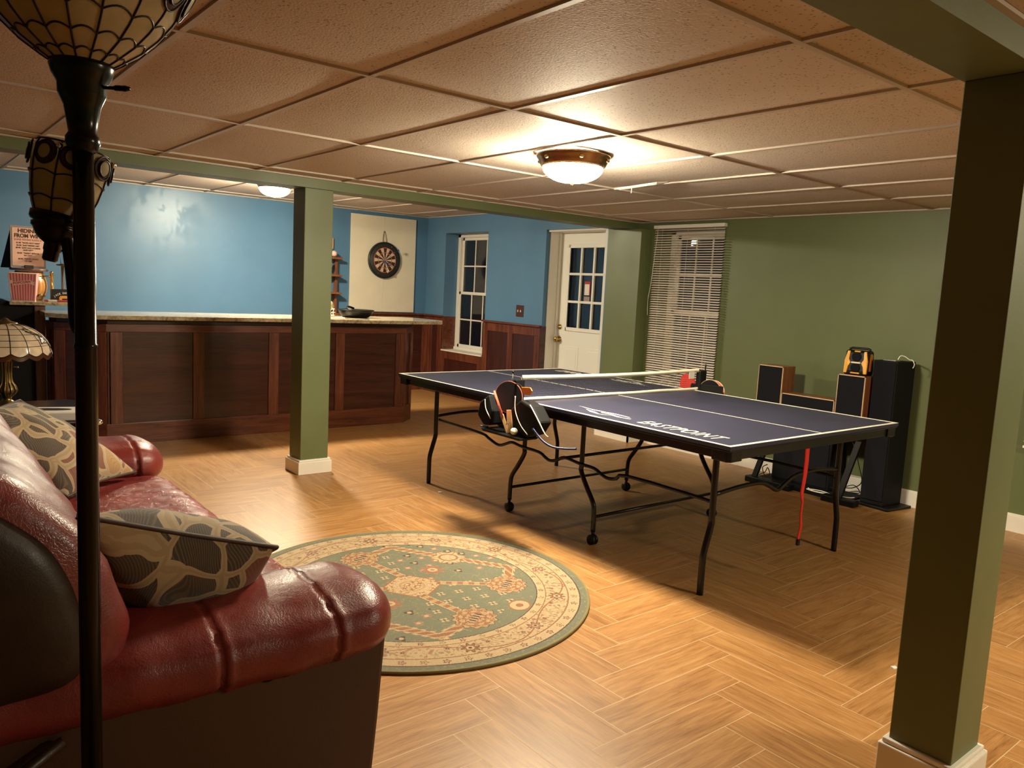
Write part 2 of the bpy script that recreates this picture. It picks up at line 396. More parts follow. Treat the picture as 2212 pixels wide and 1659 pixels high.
def frame(o, ex, ey):
    ex = Vector(ex).normalized(); ey = Vector(ey).normalized(); ez = ex.cross(ey)
    return Matrix(((ex.x, ey.x, ez.x, o[0]), (ex.y, ey.y, ez.y, o[1]), (ex.z, ey.z, ez.z, o[2]), (0, 0, 0, 1)))
def nz(x, y, z, s=1.0): return noise.noise(Vector((x*s, y*s, z*s)))

# ================================================================== ROOM
XM = -3.4
XW, YB, XL, YR = 5.594, 8.78, -0.95, -2.6        # right wall, back wall, left wall, rear wall
HC, HB = 2.0588, 2.25                            # ceiling heights
BY0, BY1 = 5.10, 5.30                            # far beam
m = MB().box(XM-.2, XW+.6, YR-.2, YB+.2, -0.1, 0.0); struct('floor', m, M['floor'])
# right wall (with two window openings, a door opening), 0.24 thick
W1 = (7.46, 8.355, 0.56, 2.045); DR = (5.50, 6.42, 0.0, 2.035); W2 = (4.12, 4.84, 0.50, 1.99); W3 = (0.85, 1.66, 0.56, 1.99)
def wall_x(x0, x1, ya, yb, zt, holes):
    m = MB(); y = ya
    for (a, b, z0, z1) in sorted(holes):
        m.box(x0, x1, y, a, 0, zt)
        if z0 > 0: m.box(x0, x1, a, b, 0, z0)
        m.box(x0, x1, a, b, z1, zt); y = b
    m.box(x0, x1, y, yb, 0, zt); return m
struct('wall_right', wall_x(XW, XW+.26, YR, BY1, 2.4, [W2, W3]), M['green'])
struct('wall_bar_side', wall_x(XW, XW+.26, BY1, YB, 2.4, [W1, DR]), M['blue'])
struct('wall_back', MB().box(XL-.2, XW+.26, YB, YB+.2, 0, 2.4), M['blue'])
struct('wall_left', MB().box(XM-.2, XM, YR, BY1, 0, 2.4).box(XM, XL, BY1-.12, BY1, 0, 2.4), M['green'])
struct('wall_bar_left', MB().box(XL-.2, XL, BY0, YB, 0, 2.4), M['blue'])
struct('wall_rear', MB().box(XM-.2, XW+.26, YR-.2, YR, 0, 2.4), M['green'])
# beams and posts
struct('trim_far_beam', MB().box(XM, XW, BY0, BY1, 1.995, 2.4), M['green'])
struct('trim_near_beam', MB().box(XM, XW, 0.775, 0.958, 1.992, 2.4), M['green'])
PX0, PX1 = 2.262, 2.472
struct('trim_far_post', MB().box(PX0, PX1, BY0+.01, BY1, 0.0, 1.995), M['green'], bevel=.004)
def plinth(name, x0, x1, y0, y1, h=.105):
    m = MB().box(x0-.022, x1+.022, y0-.022, y1+.022, 0, h*.86); m.box(x0-.014, x1+.014, y0-.014, y1+.014, h*.86, h)
    return struct(name, m, M['base'], bevel=.004)
plinth('baseboard_far_post', PX0, PX1, BY0+.01, BY1)
struct('trim_near_post', MB().box(2.289, 2.478, 0.780, 0.954, 0.0, 1.992), M['green'], bevel=.003)
plinth('baseboard_near_post', 2.289, 2.478, 0.780, 0.954, .11)
struct('trim_pilaster', MB().box(5.447, XW, 4.93, 5.345, 0, 1.99), M['green'])
# baseboards
bbm = MB(); segs = [(YR, 0.0), (0.0, 4.93)]
for a, b in segs:
    bbm.box(XW-.016, XW, a, b, 0, .108); bbm.box(XW-.011, XW, a, b, .108, .118)
struct('baseboard_right', bbm, M['base'], bevel=.002)
struct('baseboard_left', MB().box(XM, XM+.016, YR, BY0, 0, .115), M['base'])
struct('baseboard_rear', MB().box(XM, XW, YR, YR+.016, 0, .115), M['base'])
struct('baseboard_pilaster', MB().box(5.432, 5.447, 4.915, 5.36, 0, .115).box(5.432, XW-.016, 4.915, 4.93, 0, .115), M['base'])

# ceilings: sagging mineral tiles in a metal grid
def ceiling(name, x0, x1, y0, y1, H, gx, gy, ax, ay, sag, seed, tx=0.0):
    rnd = random.Random(seed); m = MB(); bars = MB(); N = 8
    xs = [x0] + [gx+ax*i for i in range(-40, 40) if x0+.02 < gx+ax*i < x1-.02] + [x1]
    ys = [y0] + [gy+ay*i for i in range(-40, 40) if y0+.02 < gy+ay*i < y1-.02] + [y1]
    for i in range(len(xs)-1):
        for j in range(len(ys)-1):
            s = sag*rnd.uniform(.55, 1.25); wx = xs[i+1]-xs[i]; wy = ys[j+1]-ys[j]
            s *= min(1, wx/ax)*min(1, wy/ay); skew = rnd.uniform(-.25, .25); vs = []; fs = []
            for a in range(N+1):
                for b in range(N+1):
                    p, q = a/N, b/N; d = s*(math.sin(PI*p)**.8 * math.sin(PI*q)**.8)*(1+skew*(q-.5)*2)
                    vs.append((xs[i]+wx*p, ys[j]+wy*q, H+.010-d))
            for a in range(N):
                for b in range(N): fs.append((a*(N+1)+b, a*(N+1)+b+1, (a+1)*(N+1)+b+1, (a+1)*(N+1)+b))
            m.add(vs, fs, 0, True)
    m.box(x0, x1, y0, y1, H+.03, H+.05)
    c = struct(name, m, M['ceil'])
    for x in xs[1:-1]: bars.box(x-.010, x+.010, y0, y1, H+.001, H+.011)
    for y in ys[1:-1]: bars.box(x0, x1, y-.010, y+.010, H+.0005, H+.0105)
    bars.box(x0, x0+.02, y0, y1, H-.002, H+.008); bars.box(x1-.02, x1, y0, y1, H-.002, H+.008)
    bars.box(x0, x1, y0, y0+.02, H-.002, H+.008); bars.box(x0, x1, y1-.02, y1, H-.002, H+.008)
    part('grid', bars, M['tbar'], c)
ceiling('ceiling', XM, XW, 0.958, BY0, HC, 1.3067, 2.4428, .61, 1.22, .011, 3)
ceiling('ceiling_bar', XL, XW, BY1, YB, HB, 1.52, 6.10, .61, 1.22, .009, 5)
ceiling('ceiling_rear', XM, XW, YR, 0.775, HC, 1.3067, 0.02, .61, 1.22, .012, 7)

# ------------------------------------------------------------------ windows and door
def sash_window(name, hole, xp, cols, rows, label, sill=True):
    """double-hung window; pane plane at x = xp, hole = (y0, y1, z0, z1)"""
    y0, y1, z0, z1 = hole; zm = (z0+z1)/2-.0
    fr = 0.055; m = MB()
    m.box(xp-.03, xp+.05, y0, y0+fr, z0, z1); m.box(xp-.03, xp+.05, y1-fr, y1, z0, z1)
    m.box(xp-.03, xp+.05, y0, y1, z1-.04, z1); m.box(xp-.045, xp+.05, y0, y1, z0, z0+.05)
    root = struct(name, m, M['white'], bevel=.003)
    for k, (a, b, off) in enumerate(((z0+.05, zm+.02, -.012), (zm-.02, z1-.04, .018))):
        s = MB(); ya, yb = y0+fr, y1-fr; st = .035
        s.box(xp+off-.012, xp+off+.012, ya, ya+st, a, b); s.box(xp+off-.012, xp+off+.012, yb-st, yb, a, b)
        s.box(xp+off-.012, xp+off+.012, ya, yb, a, a+.04); s.box(xp+off-.012, xp+off+.012, ya, yb, b-.035, b)
        for c in range(1, cols):
            y = ya+st+(yb-ya-2*st)*c/cols; s.box(xp+off-.009, xp+off+.009, y-.009, y+.009, a+.03, b-.03)
        for r in range(1, rows):
            z = a+.04+(b-a-.075)*r/rows; s.box(xp+off-.0085, xp+off+.0085, ya+st, yb-st, z-.009, z+.009)
        sp = part('sash', s, M['white'], root, bevel=.002)
        part('pane', MB().box(xp+off-.002, xp+off+.002, ya+.02, yb-.02, a+.02, b-.02), M['glass'], sp)
    return root
sash_window('window_1', W1, XW+.225, 3, 2, '')
sash_window('window_2', W2, XW+.20, 3, 2, '')
sash_window('window_3', W3, XW+.20, 3, 2, '')
# door_1: white half-glass door, frame and recess
xd = XW+.235; y0, y1 = DR[0]+.07, DR[1]-.018; zt = 2.015
m = MB().box(XW+.055, xd+.03, DR[1]-.014, DR[1]+.0, 0, DR[3]).box(xd-.06, xd-.024, DR[1]-.026, DR[1]-.014, 0, DR[3]).box(XW+.035, xd+.03, DR[0], DR[0]+.07, 0, DR[3]).box(XW+.03, xd+.03, DR[0], DR[1], zt, DR[3])
fr = struct('trim_door', m, M['white'], bevel=.003)
door = thing('door_1', 'white door', 'door', (xd, y0, 0)); del door['label'], door['category']; door['kind'] = 'structure'
gz0, gz1 = .985, 1.875; gy0, gy1 = y0+.12, y1-.135
s = MB().box(xd-.02, xd+.02, y0, y1, 0.01, gz0).box(xd-.02, xd+.02, y0, y1, gz1, zt).box(xd-.02, xd+.02, y0, gy0, gz0, gz1).box(xd-.02, xd+.02, gy1, y1, gz0, gz1)
part('slab', s, M['doorwhite'], door)
s = MB()
for a, b in ((gy0-.02, gy0+.02), (gy1-.02, gy1+.02)): s.box(xd-.034, xd-.02, a, b, gz0-.02, gz1+.02)
for a, b in ((gz0-.02, gz0+.02), (gz1-.02, gz1+.02)): s.box(xd-.034, xd-.02, gy0, gy1, a, b)
for k in (1, 2):
    y = gy0+(gy1-gy0)*k/3; s.box(xd-.030, xd-.006, y-.013, y+.013, gz0, gz1)
    z = gz0+(gz1-gz0)*k/3; s.box(xd-.029, xd-.007, gy0, gy1, z-.013, z+.013)
part('glazing_frame', s, M['doorwhite'], door, bevel=.004)
part('pane', MB().box(xd-.004, xd+.004, gy0-.01, gy1+.01, gz0-.01, gz1+.01), M['glass'], door)
s = MB()
for a, b in ((y0+.12, (y0+y1)/2-.06), ((y0+y1)/2+.06, y1-.12)):
    for z0_, z1_ in ((.16, .80),):
        for q in (0, .03): s.box(xd-.024-q*.1, xd-.019, a+q, b-q, z0_+q, z1_-q)
part('raised_panel', s, M['doorwhite'], door, bevel=.006)
ky = y1-.045
ax = Matrix.Translation((xd-.02, ky, .865)) @ Matrix.Rotation(-PI/2, 4, 'Y')
part('knob', MB().lathe([(.032, 0), (.032, .006), (.012, .012), (.012, .035), (.026, .045), (.029, .058), (.020, .072), (.004, .076)], axis=ax), M['brass'], door)
ax = Matrix.Translation((xd-.02, ky, 1.0)) @ Matrix.Rotation(-PI/2, 4, 'Y')
part('deadbolt', MB().lathe([(.029, 0), (.027, .012), (.010, .014), (.010, .028), (.002, .030)], axis=ax), M['brass'], door)
yt = gy0+(gy1-gy0)*.50
tg = thing('sticker', 'small white and red sticker stuck on the middle pane of the white door', 'sticker', (xd-.01, yt, 1.42))
part('paper', MB().box(xd-.0075, xd-.0055, yt-.043, yt+.043, 1.36, 1.50), M['frost'], tg)
part('red_band', MB().box(xd-.009, xd-.0057, yt-.044, yt+.044, 1.475, 1.505), M['redcase'], tg)
part('red_edge', MB().box(xd-.009, xd-.0057, yt-.044, yt-.030, 1.36, 1.475), M['redcase'], tg)
solo('sticker', MB().box(xd-.0075, xd-.0055, yt-.04, yt+.045, 1.285, 1.345), M['sframe'], 'grey sticker below the white and red one on the middle door pane', 'sticker')

# wainscot of the bar room (raised frame and dark panels) -----------------------------------
WZ = .985
def wains_x(m, p, x, ya, yb, zt, stiles):       # on a wall of constant x, facing -x
    m.box(x-.018, x, ya, yb, zt-.10, zt); m.box(x-.018, x, ya, yb, 0, .17)
    for y in stiles: m.box(x-.018, x, y-.045, y+.045, .17, zt-.10)
    p.box(x-.008, x, ya, yb, .1, zt-.05)
m, p = MB(), MB()
wains_x(m, p, XW-.002, DR[1], 7.46, WZ, [6.467, 6.94, 7.413])
wains_x(m, p, XW-.002, 7.46, 8.355, .562, [7.505, 8.31])
wains_x(m, p, XW-.002, 8.355, YB-.02, WZ, [8.40, 8.62, 8.73])
struct('trim_wainscot_side', m, M['oak'], bevel=.003); struct('trim_wainscot_panel_side', p, M['panelz'])
m = MB().box(XW-.045, XW, DR[1]-.004, 7.47, WZ, WZ+.022).box(XW-.045, XW, 8.345, YB, WZ, WZ+.022).box(4.33, XW, YB-.045, YB, WZ, WZ+.022)
m.box(XW-.002, XW+.20, 7.452, 7.464, .54, WZ+.01).box(XW-.002, XW+.20, 8.351, 8.363, .54, WZ+.01)
struct('trim_chair_rail', m, M['oaky'], bevel=.003)
struct('trim_door_return', MB().box(XW-.02, XW+.10, DR[1]-.012, DR[1]-.0, 0, WZ+.01), M['panel'])
m, p = MB(), MB(); yb_ = YB-.002
m.box(4.33, XW, yb_-.018, yb_, WZ-.10, WZ).box(4.33, XW, yb_-.018, yb_, 0, .17)
x = 4.33
while x < XW: m.box(x, x+.09, yb_-.018, yb_, .17, WZ-.10); x += .61
p.box(4.33, XW, yb_-.008, yb_, .1, WZ-.05)
struct('trim_wainscot_back', m, M['oak'], bevel=.003); struct('trim_wainscot_panel_back', p, M['panel'])
struct('trim_window_sill', MB().box(XW-.022, XW+.19, W1[0]+.01, W1[1]-.01, W1[2]+.001, W1[2]+.016), M['frost'])

# ================================================================== CEILING LIGHTS
def dome(name, label, loc, mat, R=.187):
    x, y, z = loc; t = thing(name, label, 'ceiling light', (x, y, z), 'domed ceiling lights')
    g = [(R*.93, -.0), (R, -.005), (R*1.0, -.010), (R*.985, -.018), (R*.95, -.026), (R*.915, -.040), (R*.875, -.054), (R*.83, -.064)]
    rim = MB().lathe([(R*.90, 0.0)] + g + [(R*.78, -.066), (R*.78, -.02)], (x, y), z, 48, cap=False)
    r0 = part('rim', rim, M['rimbronze'], t)
    for k in range(6):
        a = 2*PI*k/6
        part('ornament', MB().sphere((x+R*.945*math.cos(a), y+R*.945*math.sin(a), z-.032), .012, 8, 6, sc=(1, 1, .8)), M['brassold'], r0)
    pr = [(R*.815*math.cos(a)**.9, -.060-.078*math.sin(a)) for a in [PI/2*i/9 for i in range(9)]] + [(.006, -.138)]
    part('glass_bowl', MB().lathe(pr, (x, y), z, 40), mat, t)
    part('finial', MB().lathe([(.010, -.136), (.012, -.140), (.006, -.148), (.002, -.152)], (x, y), z, 12), M['brassold'], t)
    return t
dome('ceiling_light', 'bronze rimmed dome ceiling light glowing above the ping-pong table', (2.715, 2.945, HC), M['bulbM'])
dome('ceiling_light', 'glowing dome ceiling light in the bar room, partly behind the green post', (2.84, 7.08, HB), M['bulbB'], .170)
dome('ceiling_light', 'dome ceiling light of the room behind the near post', (3.85, -0.75, HC), M['bulbR'])

# ceiling vent hanging from its tile
v = thing('ceiling_vent', 'white louvered vent cover hanging loose from the ceiling beside the light', 'vent', (3.58, 3.27, HC-.02))
vc = Vector((3.545, 3.24, HC-.030))
fm = Matrix.Translation(vc) @ Matrix.Rotation(math.radians(3), 4, 'Z') @ Matrix.Rotation(math.radians(-9), 4, 'Y') @ Matrix.Rotation(math.radians(-3), 4, 'X') @ Matrix.Diagonal((.55, .95, 1, 1))
s = MB()
for q in ((-.10, .10, -.17, -.145), (-.10, .10, .145, .17), (-.10, -.08, -.17, .17), (.08, .10, -.17, .17)): s.box(q[0], q[1], q[2], q[3], -.004, .004)
part('frame', s.xf(fm), M['white'], v)
s = MB()
for k in range(9):
    x = -.07+k*.0175; s.add([(x-.007, -.147, .004), (x+.007, -.147, -.008), (x+.007, .147, -.008), (x-.007, .147, .004)], [(0, 1, 2, 3)])
part('louvers', s.xf(fm), M['white'], v)
part('lever', MB().tube([fm @ Vector((-.05, .05, -.004)), fm @ Vector((-.052, .055, -.03)), fm @ Vector((-.06, .055, -.036))], .003, 6), M['white'], v)

# ================================================================== PING-PONG TABLE
TX, TY, TZ = 3.537, 3.299, .76; TL, TW = 2.743, 1.521
tb = thing('ping_pong_table', 'navy blue folding ping-pong table with white lines and black tube legs', 'ping-pong table', (TX, TY, 0))
x0, x1 = TX-TW/2, TX+TW/2
for k, (ya, yb) in enumerate(((TY-TL/2, TY-.004), (TY+.004, TY+TL/2))):
    top = part('tabletop', MB().box(x0, x1, ya, yb, TZ-.017, TZ), M['navy'], tb)
    ln = MB(); z0_, z1_ = TZ, TZ+.0012; LW = .020
    ln.box(x0, x0+LW, ya, yb, z0_, z1_).box(x1-LW, x1, ya, yb, z0_, z1_).box(TX-.0025, TX+.0025, ya, yb, z0_, z1_)
    if k == 0: ln.box(x0+LW, x1-LW, ya, ya+LW, z0_, z1_)
    else: ln.box(x0+LW, x1-LW, yb-LW, yb, z0_, z1_)
    part('white_lines', ln, M['line'], top)
    # steel apron
    i = .022; ap = MB(); za = TZ-.066
    ap.box(x0+i, x0+i+.02, ya+.02, yb-.02, za, TZ-.017).box(x1-i-.02, x1-i, ya+.02, yb-.02, za, TZ-.017)
    ap.box(x0+i, x1-i, ya+.015, ya+.035, za, TZ-.017).box(x0+i, x1-i, yb-.035, yb-.015, za, TZ-.017)
    ap.box(TX-.015, TX+.015, ya+.03, yb-.03, TZ-.045, TZ-.017)
    ap.box(x0+.004, x1-.004, ya+.004, yb-.004, TZ-.026, TZ-.0175)
    part('apron', ap, M['black'], tb, bevel=.002)
# plastic corner guards
for sx, sy in ((-1, -1), (1, -1), (-1, 1), (1, 1)):
    cx, cy = TX+sx*TW/2, TY+sy*TL/2
    g = MB(); a0, a1 = sorted((cx-sx*.075, cx-sx*.008)); b0, b1 = sorted((cy-sy*.085, cy-sy*.006))
    poly = [(cx-sx*.004, cy-sy*.02), (cx-sx*.02, cy-sy*.004), (cx-sx*.10, cy-sy*.006), (cx-sx*.09, cy-sy*.03), (cx-sx*.03, cy-sy*.09), (cx-sx*.006, cy-sy*.10)]
    g.prism(poly, TZ-.072, TZ-.016)
    part('corner_guard', g, M['blackp'], tb, bevel=.004)
LR = .0155
def leg(pts, r=LR): return MB().tube(pts, r, 12, smooth=5)
# end legs (bend outward), centre legs (bend away from the net) with casters
YE0, YE1 = TY-TL/2+.215, TY+TL/2-.18
for sx, X in ((-1, 2.985), (1, 4.105)):
    for Y in (YE0, YE1):
        part('leg', leg([(X, Y, .70), (X, Y, .40), (X, Y, .34), (X+sx*.018, Y, .275), (X+sx*.040, Y, .20), (X+sx*.044, Y, .14), (X+sx*.044, Y, .0)]), M['black'], tb)
for X in (3.01, 4.075):
    for sy, Y in ((-1, 3.05), (1, 3.55)):
        lg = part('leg', leg([(X, Y, .70), (X, Y, .44), (X, Y, .39), (X, Y+sy*.05, .31), (X, Y+sy*.105, .235), (X, Y+sy*.118, .18), (X, Y+sy*.12, .075)], .014), M['black'], tb)
        yc = Y+sy*.12
        cs = MB(); ax = Matrix.Translation((X, yc, .029)) @ Matrix.Rotation(PI/2, 4, 'Y')
        cs.lathe([(.010, -.020), (.026, -.020), (.029, -.014), (.029, -.004), (.022, -.003), (.022, .003), (.029, .004), (.029, .014), (.026, .020), (.010, .020)], axis=ax, seg=20)
        cs.tube([(X, yc, .05), (X, yc, .085)], .009, 8)
        part('caster', cs, M['blackp'], lg)
# wavy side braces along both long sides
for X in (2.998, 4.09):
    zz = [(4.47, .452), (4.40, .450), (3.98, .442), (3.90, .425), (3.815, .402), (3.76, .405), (3.667, .440), (3.60, .436), (3.55, .432), (3.40, .430), (3.34, .408), (3.298, .400), (3.24, .415), (3.18, .442), (3.05, .432), (2.94, .430), (2.88, .408), (2.83, .398), (2.77, .410), (2.70, .440), (2.22, .438), (2.15, .43)]
    part('side_brace', MB().tube([(X, y, z) for y, z in zz], .0095, 8, smooth=3), M['black'], tb)
for Y in (YE0, YE1):
    zz = [(2.99, .475), (3.20, .490), (3.36, .487), (3.44, .462), (3.515, .432), (3.59, .462), (3.68, .492), (3.90, .498), (4.10, .475)]
    part('end_brace', MB().tube([(x, Y, z) for x, z in zz], .0110, 8, smooth=4), M['black'], tb)
for Y in (2.935, 3.665): part('crossbar', MB().tube([(3.01, Y, .155), (4.075, Y, .155)], .0095, 8), M['black'], tb)
part('crossbar', MB().tube([(3.0, 3.22, .428), (4.09, 3.22, .428)], .0095, 8), M['black'], tb)
for X in (3.0, 4.09):
    for Y, s_ in ((2.93, 1), (3.67, -1)): part('apron_block', MB().box(X-.02, X+.02, Y-.05, Y+.05, .655, .70), M['blackp'], tb)
# lettering and swoosh on both halves
for side, ex, ey, px, y0_ in ((-1, (0, -1, 0), (1, 0, 0), x0+.115, 2.525), (1, (0, 1, 0), (-1, 0, 0), x1-.115, 2*TY-2.525)):
    d = -1 if side < 0 else 1
    tm = text_mb('EASTPOINT', .135, frame((px+(.012 if side < 0 else -.012), y0_+d*.22, TZ+.0009), ex, ey), .0006, .18, .0008, 'CENTER', 1.12, .62)
    part('lettering', tm, M['line'], tb, label='white slanted lettering on the dark blue table top')
    lg = MB(); fm = frame((px+.0, y0_-d*.33, TZ+.0012), ex, ey)
    def P(a, b): return fm @ Vector((a, b, 0))
    sw = [[(-.20, .075), (-.06, .040), (.03, .050), (.03, .062), (-.06, .056)], [(-.10, .03), (.0, .005), (.05, -.02), (.12, -.005), (.05, -.032), (-.02, -.018)],
          [(.02, .062), (.09, .066), (.20, .052), (.20, .040), (.10, .050), (.04, .046)], [(.02, .032), (.10, .030), (.19, .008), (.24, .022), (.23, .004), (.16, -.006), (.08, .014), (.02, .020)]]
    for q in sw: lg.add([P(a, b) for a, b in q], [tuple(range(len(q)))])
    part('emblem', lg, M['line'], tb, label='white sweeping emblem')
part('red_tab', MB().box(4.24, 4.27, TY-TL/2+.01, TY-TL/2+.016, TZ-.074, TZ-.064), M['redp'], tb)

# net with posts, tape and mesh
nt = thing('table_tennis_net', 'table tennis net with cream top tape across the navy table', 'net', (TX, TY, TZ))
xa, xb = 2.75, 4.33; ztop = TZ+.130
def drape(t): return ztop + .006 - .010*math.sin(PI*t)
r1 = []; r2 = []; N = 40
tp = MB()
for zf, h in ((0, .024), (1, .020)):
    vs = []; fs = []
    for i in range(N+1):
        t = i/N; x = xa+(xb-.02-xa)*t; zc = drape(t) if zf == 0 else TZ+.010+.0015*math.sin(t*19)
        wob = .002*math.sin(t*23+zf)
        for yy, z in ((-.004, zc-h/2), (-.004, zc+h/2), (.004, zc+h/2), (.004, zc-h/2)): vs.append((x, TY+yy+wob, z))
    for i in range(N):
        for k in range(4): fs.append((i*4+k, i*4+(k+1) % 4, (i+1)*4+(k+1) % 4, (i+1)*4+k))
    part('top_tape' if zf == 0 else 'bottom_tape', MB().add(vs, fs, 0, True), M['netw'], nt)
vs = []; fs = []
for i in range(N+1):
    t = i/N; x = xa+(xb-.02-xa)*t; vs += [(x, TY, TZ+.018), (x, TY, drape(t)-.010)]
for i in range(N): fs.append((2*i, 2*i+1, 2*i+3, 2*i+2))
part('mesh', MB().add(vs, fs), M['net'], nt)
part('label_tag', MB().box(4.205, 4.262, TY-.0065, TY-.005, TZ+.082, TZ+.128), M['frost'], nt)
for sx, X in ((-1, 2.725), (1, 4.345)):
    ps = MB().box(X-.036, X+.036, TY-.018, TY+.018, TZ-.005, TZ+.135) if sx > 0 else MB().box(X-.028, X+.036, TY-.018, TY+.018, TZ-.005, TZ+.125)
    po = part('post', ps, M['blackp'], nt, bevel=.006)
    part('adjusting_rod', MB().tube([(X+sx*.04, TY, TZ-.06), (X+sx*.04, TY, TZ+.165)], .0045, 8).sphere((X+sx*.04, TY, TZ+.168), .008, 10, 6), M['black'], po)
    a, b = sorted((X, X-sx*.0)); cl = MB().box(min(X-sx*.05, X+sx*.02), max(X-sx*.05, X+sx*.02)+.0, TY-.03, TY+.03, TZ-.075, TZ-.0665)
    cl.box(min(X-sx*.0, X+sx*.02), max(X, X+sx*.02), TY-.03, TY+.03, TZ-.075, TZ)
    part('clamp', cl, M['black'], po)

# paddle holders: a black bracket hung on each side, with paddles
def paddle(name, label, c, nrm, hdir, col, rim, handle=M['tan'], grp='ping-pong paddles in the side holders', R=.077):
    n = Vector(nrm).normalized(); h = Vector(hdir).normalized(); fm = frame(c, n.cross(h)*-1, h); 
    # local: x across, y toward handle, z normal
    t = thing(name, label, 'paddle', c, grp)
    def disc(z0, z1, R, n=28): 
        pl = [(R*.95*math.cos(2*PI*i/n), R*1.04*math.sin(2*PI*i/n)) for i in range(n)]
        return MB().prism(pl, z0, z1).xf(fm)
    part('rubber', disc(-.0055, .0055, R), col, t); part('blade', disc(-.003, .003, R+.0022), rim, t)
    part('handle', MB().prism([(-.014, R*.85), (.014, R*.85), (.016, R+.115), (-.016, R+.115)], -.010, .010).xf(fm), handle, t, bevel=.003)
    return t
hl = thing('paddle_holder', 'black paddle rack clipped to the left table edge under the net', 'paddle holder', (2.66, 3.25, .62))
X = 2.655
part('back_plate', MB().prism([(3.10, .70), (3.44, .70), (3.44, .61), (3.40, .585), (3.12, .585), (3.08, .62)], 2.700, 2.712, 'x'), M['blackp'], hl, bevel=.004)
part('tray', MB().prism([(3.08, .60), (3.44, .60), (3.42, .585), (3.10, .585)], 2.585, 2.71, 'x'), M['blackp'], hl, bevel=.004)
part('pocket', MB().prism([(3.14, .80), (3.04, .775), (2.97, .70), (3.02, .63), (3.10, .60), (3.20, .66), (3.22, .74)], 2.615, 2.70, 'x'), M['blackm'], hl, bevel=.012)
part('pocket', MB().prism([(3.50, .74), (3.42, .79), (3.38, .70), (3.39, .62), (3.46, .61), (3.52, .66)], 2.615, 2.70, 'x'), M['blackm'], hl, bevel=.012)
part('white_piping', MB().tube([(2.608, 3.175, .815), (2.604, 3.165, .74), (2.606, 3.12, .67), (2.610, 3.06, .625)], .0026, 8, smooth=5), M['line'], hl)
part('white_piping', MB().tube([(2.608, 3.44, .76), (2.605, 3.425, .71), (2.606, 3.38, .66)], .0026, 8, smooth=5), M['line'], hl)
part('white_piping', MB().tube([(2.608, 3.05, .785), (2.605, 2.99, .73), (2.606, 2.92, .655), (2.62, 2.91, .64)], .0032, 8, smooth=4), M['frost'], hl)
part('bar_blue_glint', MB().tube([(2.610, 3.02, .665), (2.62, 2.955, .615), (2.64, 2.90, .590), (2.68, 2.85, .585), (2.72, 2.80, .59)], .0065, 8, smooth=5), M['blueglint'], hl)  # black bar; its blue highlights are painted in as dark blue colour
part('bar_blue_glint', MB().tube([(2.62, 3.42, .605), (2.62, 3.47, .600), (2.63, 3.505, .600)], .007, 8), M['blueglint'], hl)
tx = text_mb('H', .035, frame((2.583, 3.20, .665), (0, -1, 0), (0, 0, 1)), .0008, .3, .001); part('lettering', tx, M['frost'], hl)
paddle('table_tennis_paddle', 'black faced paddle with coral edge standing in the left rack', (2.640, 3.270, .795), (-.85, -.52, .0), (0.02, -.12, -1), M['blackm'], M['coral'], R=.082)
paddle('table_tennis_paddle', 'coral paddle seen edge-on, leaning before the black faced paddle in the left rack', (2.595, 3.300, .755), tuple(Vector((.63, .77, -.12)).cross(Vector((.27, -.22, -.94)))), (.27, -.22, -.94), M['coral'], M['coral'], R=.072)
solo('ping_pong_ball', MB().sphere((2.603, 3.165, .606+.020), .020, 16, 10), M['ball'], 'white ping-pong ball in the tray of the left paddle rack', 'ball')
og = thing('safety_glasses', 'orange tinted glasses hooked over the net post on the left', 'glasses', (2.70, 3.2, .85))
part('lens', MB().prism([(3.175, .862), (3.10, .868), (3.085, .852), (3.10, .828), (3.15, .822), (3.165, .84)], 2.645, 2.652, 'x'), M['orange'], og, bevel=.002)
part('temple', MB().tube([(2.65, 3.175, .862), (2.655, 3.21, .872), (2.66, 3.25, .865), (2.66, 3.27, .84)], .004, 6, smooth=4), M['blackp'], og)
# right holder
h2 = thing('paddle_holder', 'black paddle holder clipped to the right table edge under the net', 'paddle holder', (4.38, 3.27, .7))
part('plate', MB().prism([(3.10, .81), (3.36, .80), (3.38, .70), (3.10, .66)], 4.318, 4.330, 'x'), M['blackp'], h2, bevel=.004)
part('pocket', MB().box(4.33, 4.40, 3.13, 3.34, .66, .745), M['blackp'], h2, bevel=.01)
paddle('table_tennis_paddle', 'red paddle standing in the right holder beyond the net', (4.375, 3.43, .775), (-1, .15, 0), (0, -.5, -1), M['redp'], M['redp'])
paddle('table_tennis_paddle', 'black paddle with light wooden rim in the right holder', (4.352, 3.225, .757), (-1, -.35, 0), (0, .4, -1), M['blackm'], M['maple'], R=.080)
paddle('table_tennis_paddle', 'red edged paddle behind the light rimmed one in the right holder', (4.378, 3.215, .752), (-1, -.35, 0), (0, .4, -1), M['coral'], M['netw'], R=.081)
# red strap hanging from the near edge
st = thing('strap', 'red webbing strap hanging from the near end of the table', 'strap', (3.455, 1.955, .22))
vs = []; pth = [(3.452, .700, .026), (3.455, .62, .026), (3.452, .55, .024), (3.440, .47, .020), (3.455, .42, .010), (3.450, .36, .010), (3.462, .30, .014), (3.450, .255, .014), (3.448, .232, .012)]
for x, z, wd in pth: vs += [(x-wd/2, 1.962+wd*.1, z), (x+wd/2, 1.962-wd*.1, z)]
for x, z, wd in pth: vs += [(x-wd/2, 1.966+wd*.1, z), (x+wd/2, 1.966-wd*.1, z)]
n = len(pth); fs = []
for i in range(n-1):
    a = 2*i; fs += [(a, a+1, a+3, a+2), (2*n+a, 2*n+a+2, 2*n+a+3, 2*n+a+1), (a, a+2, 2*n+a+2, 2*n+a), (a+1, 2*n+a+1, 2*n+a+3, a+3)]
part('webbing', MB().add(vs, fs, 0, True), M['strap'], st)
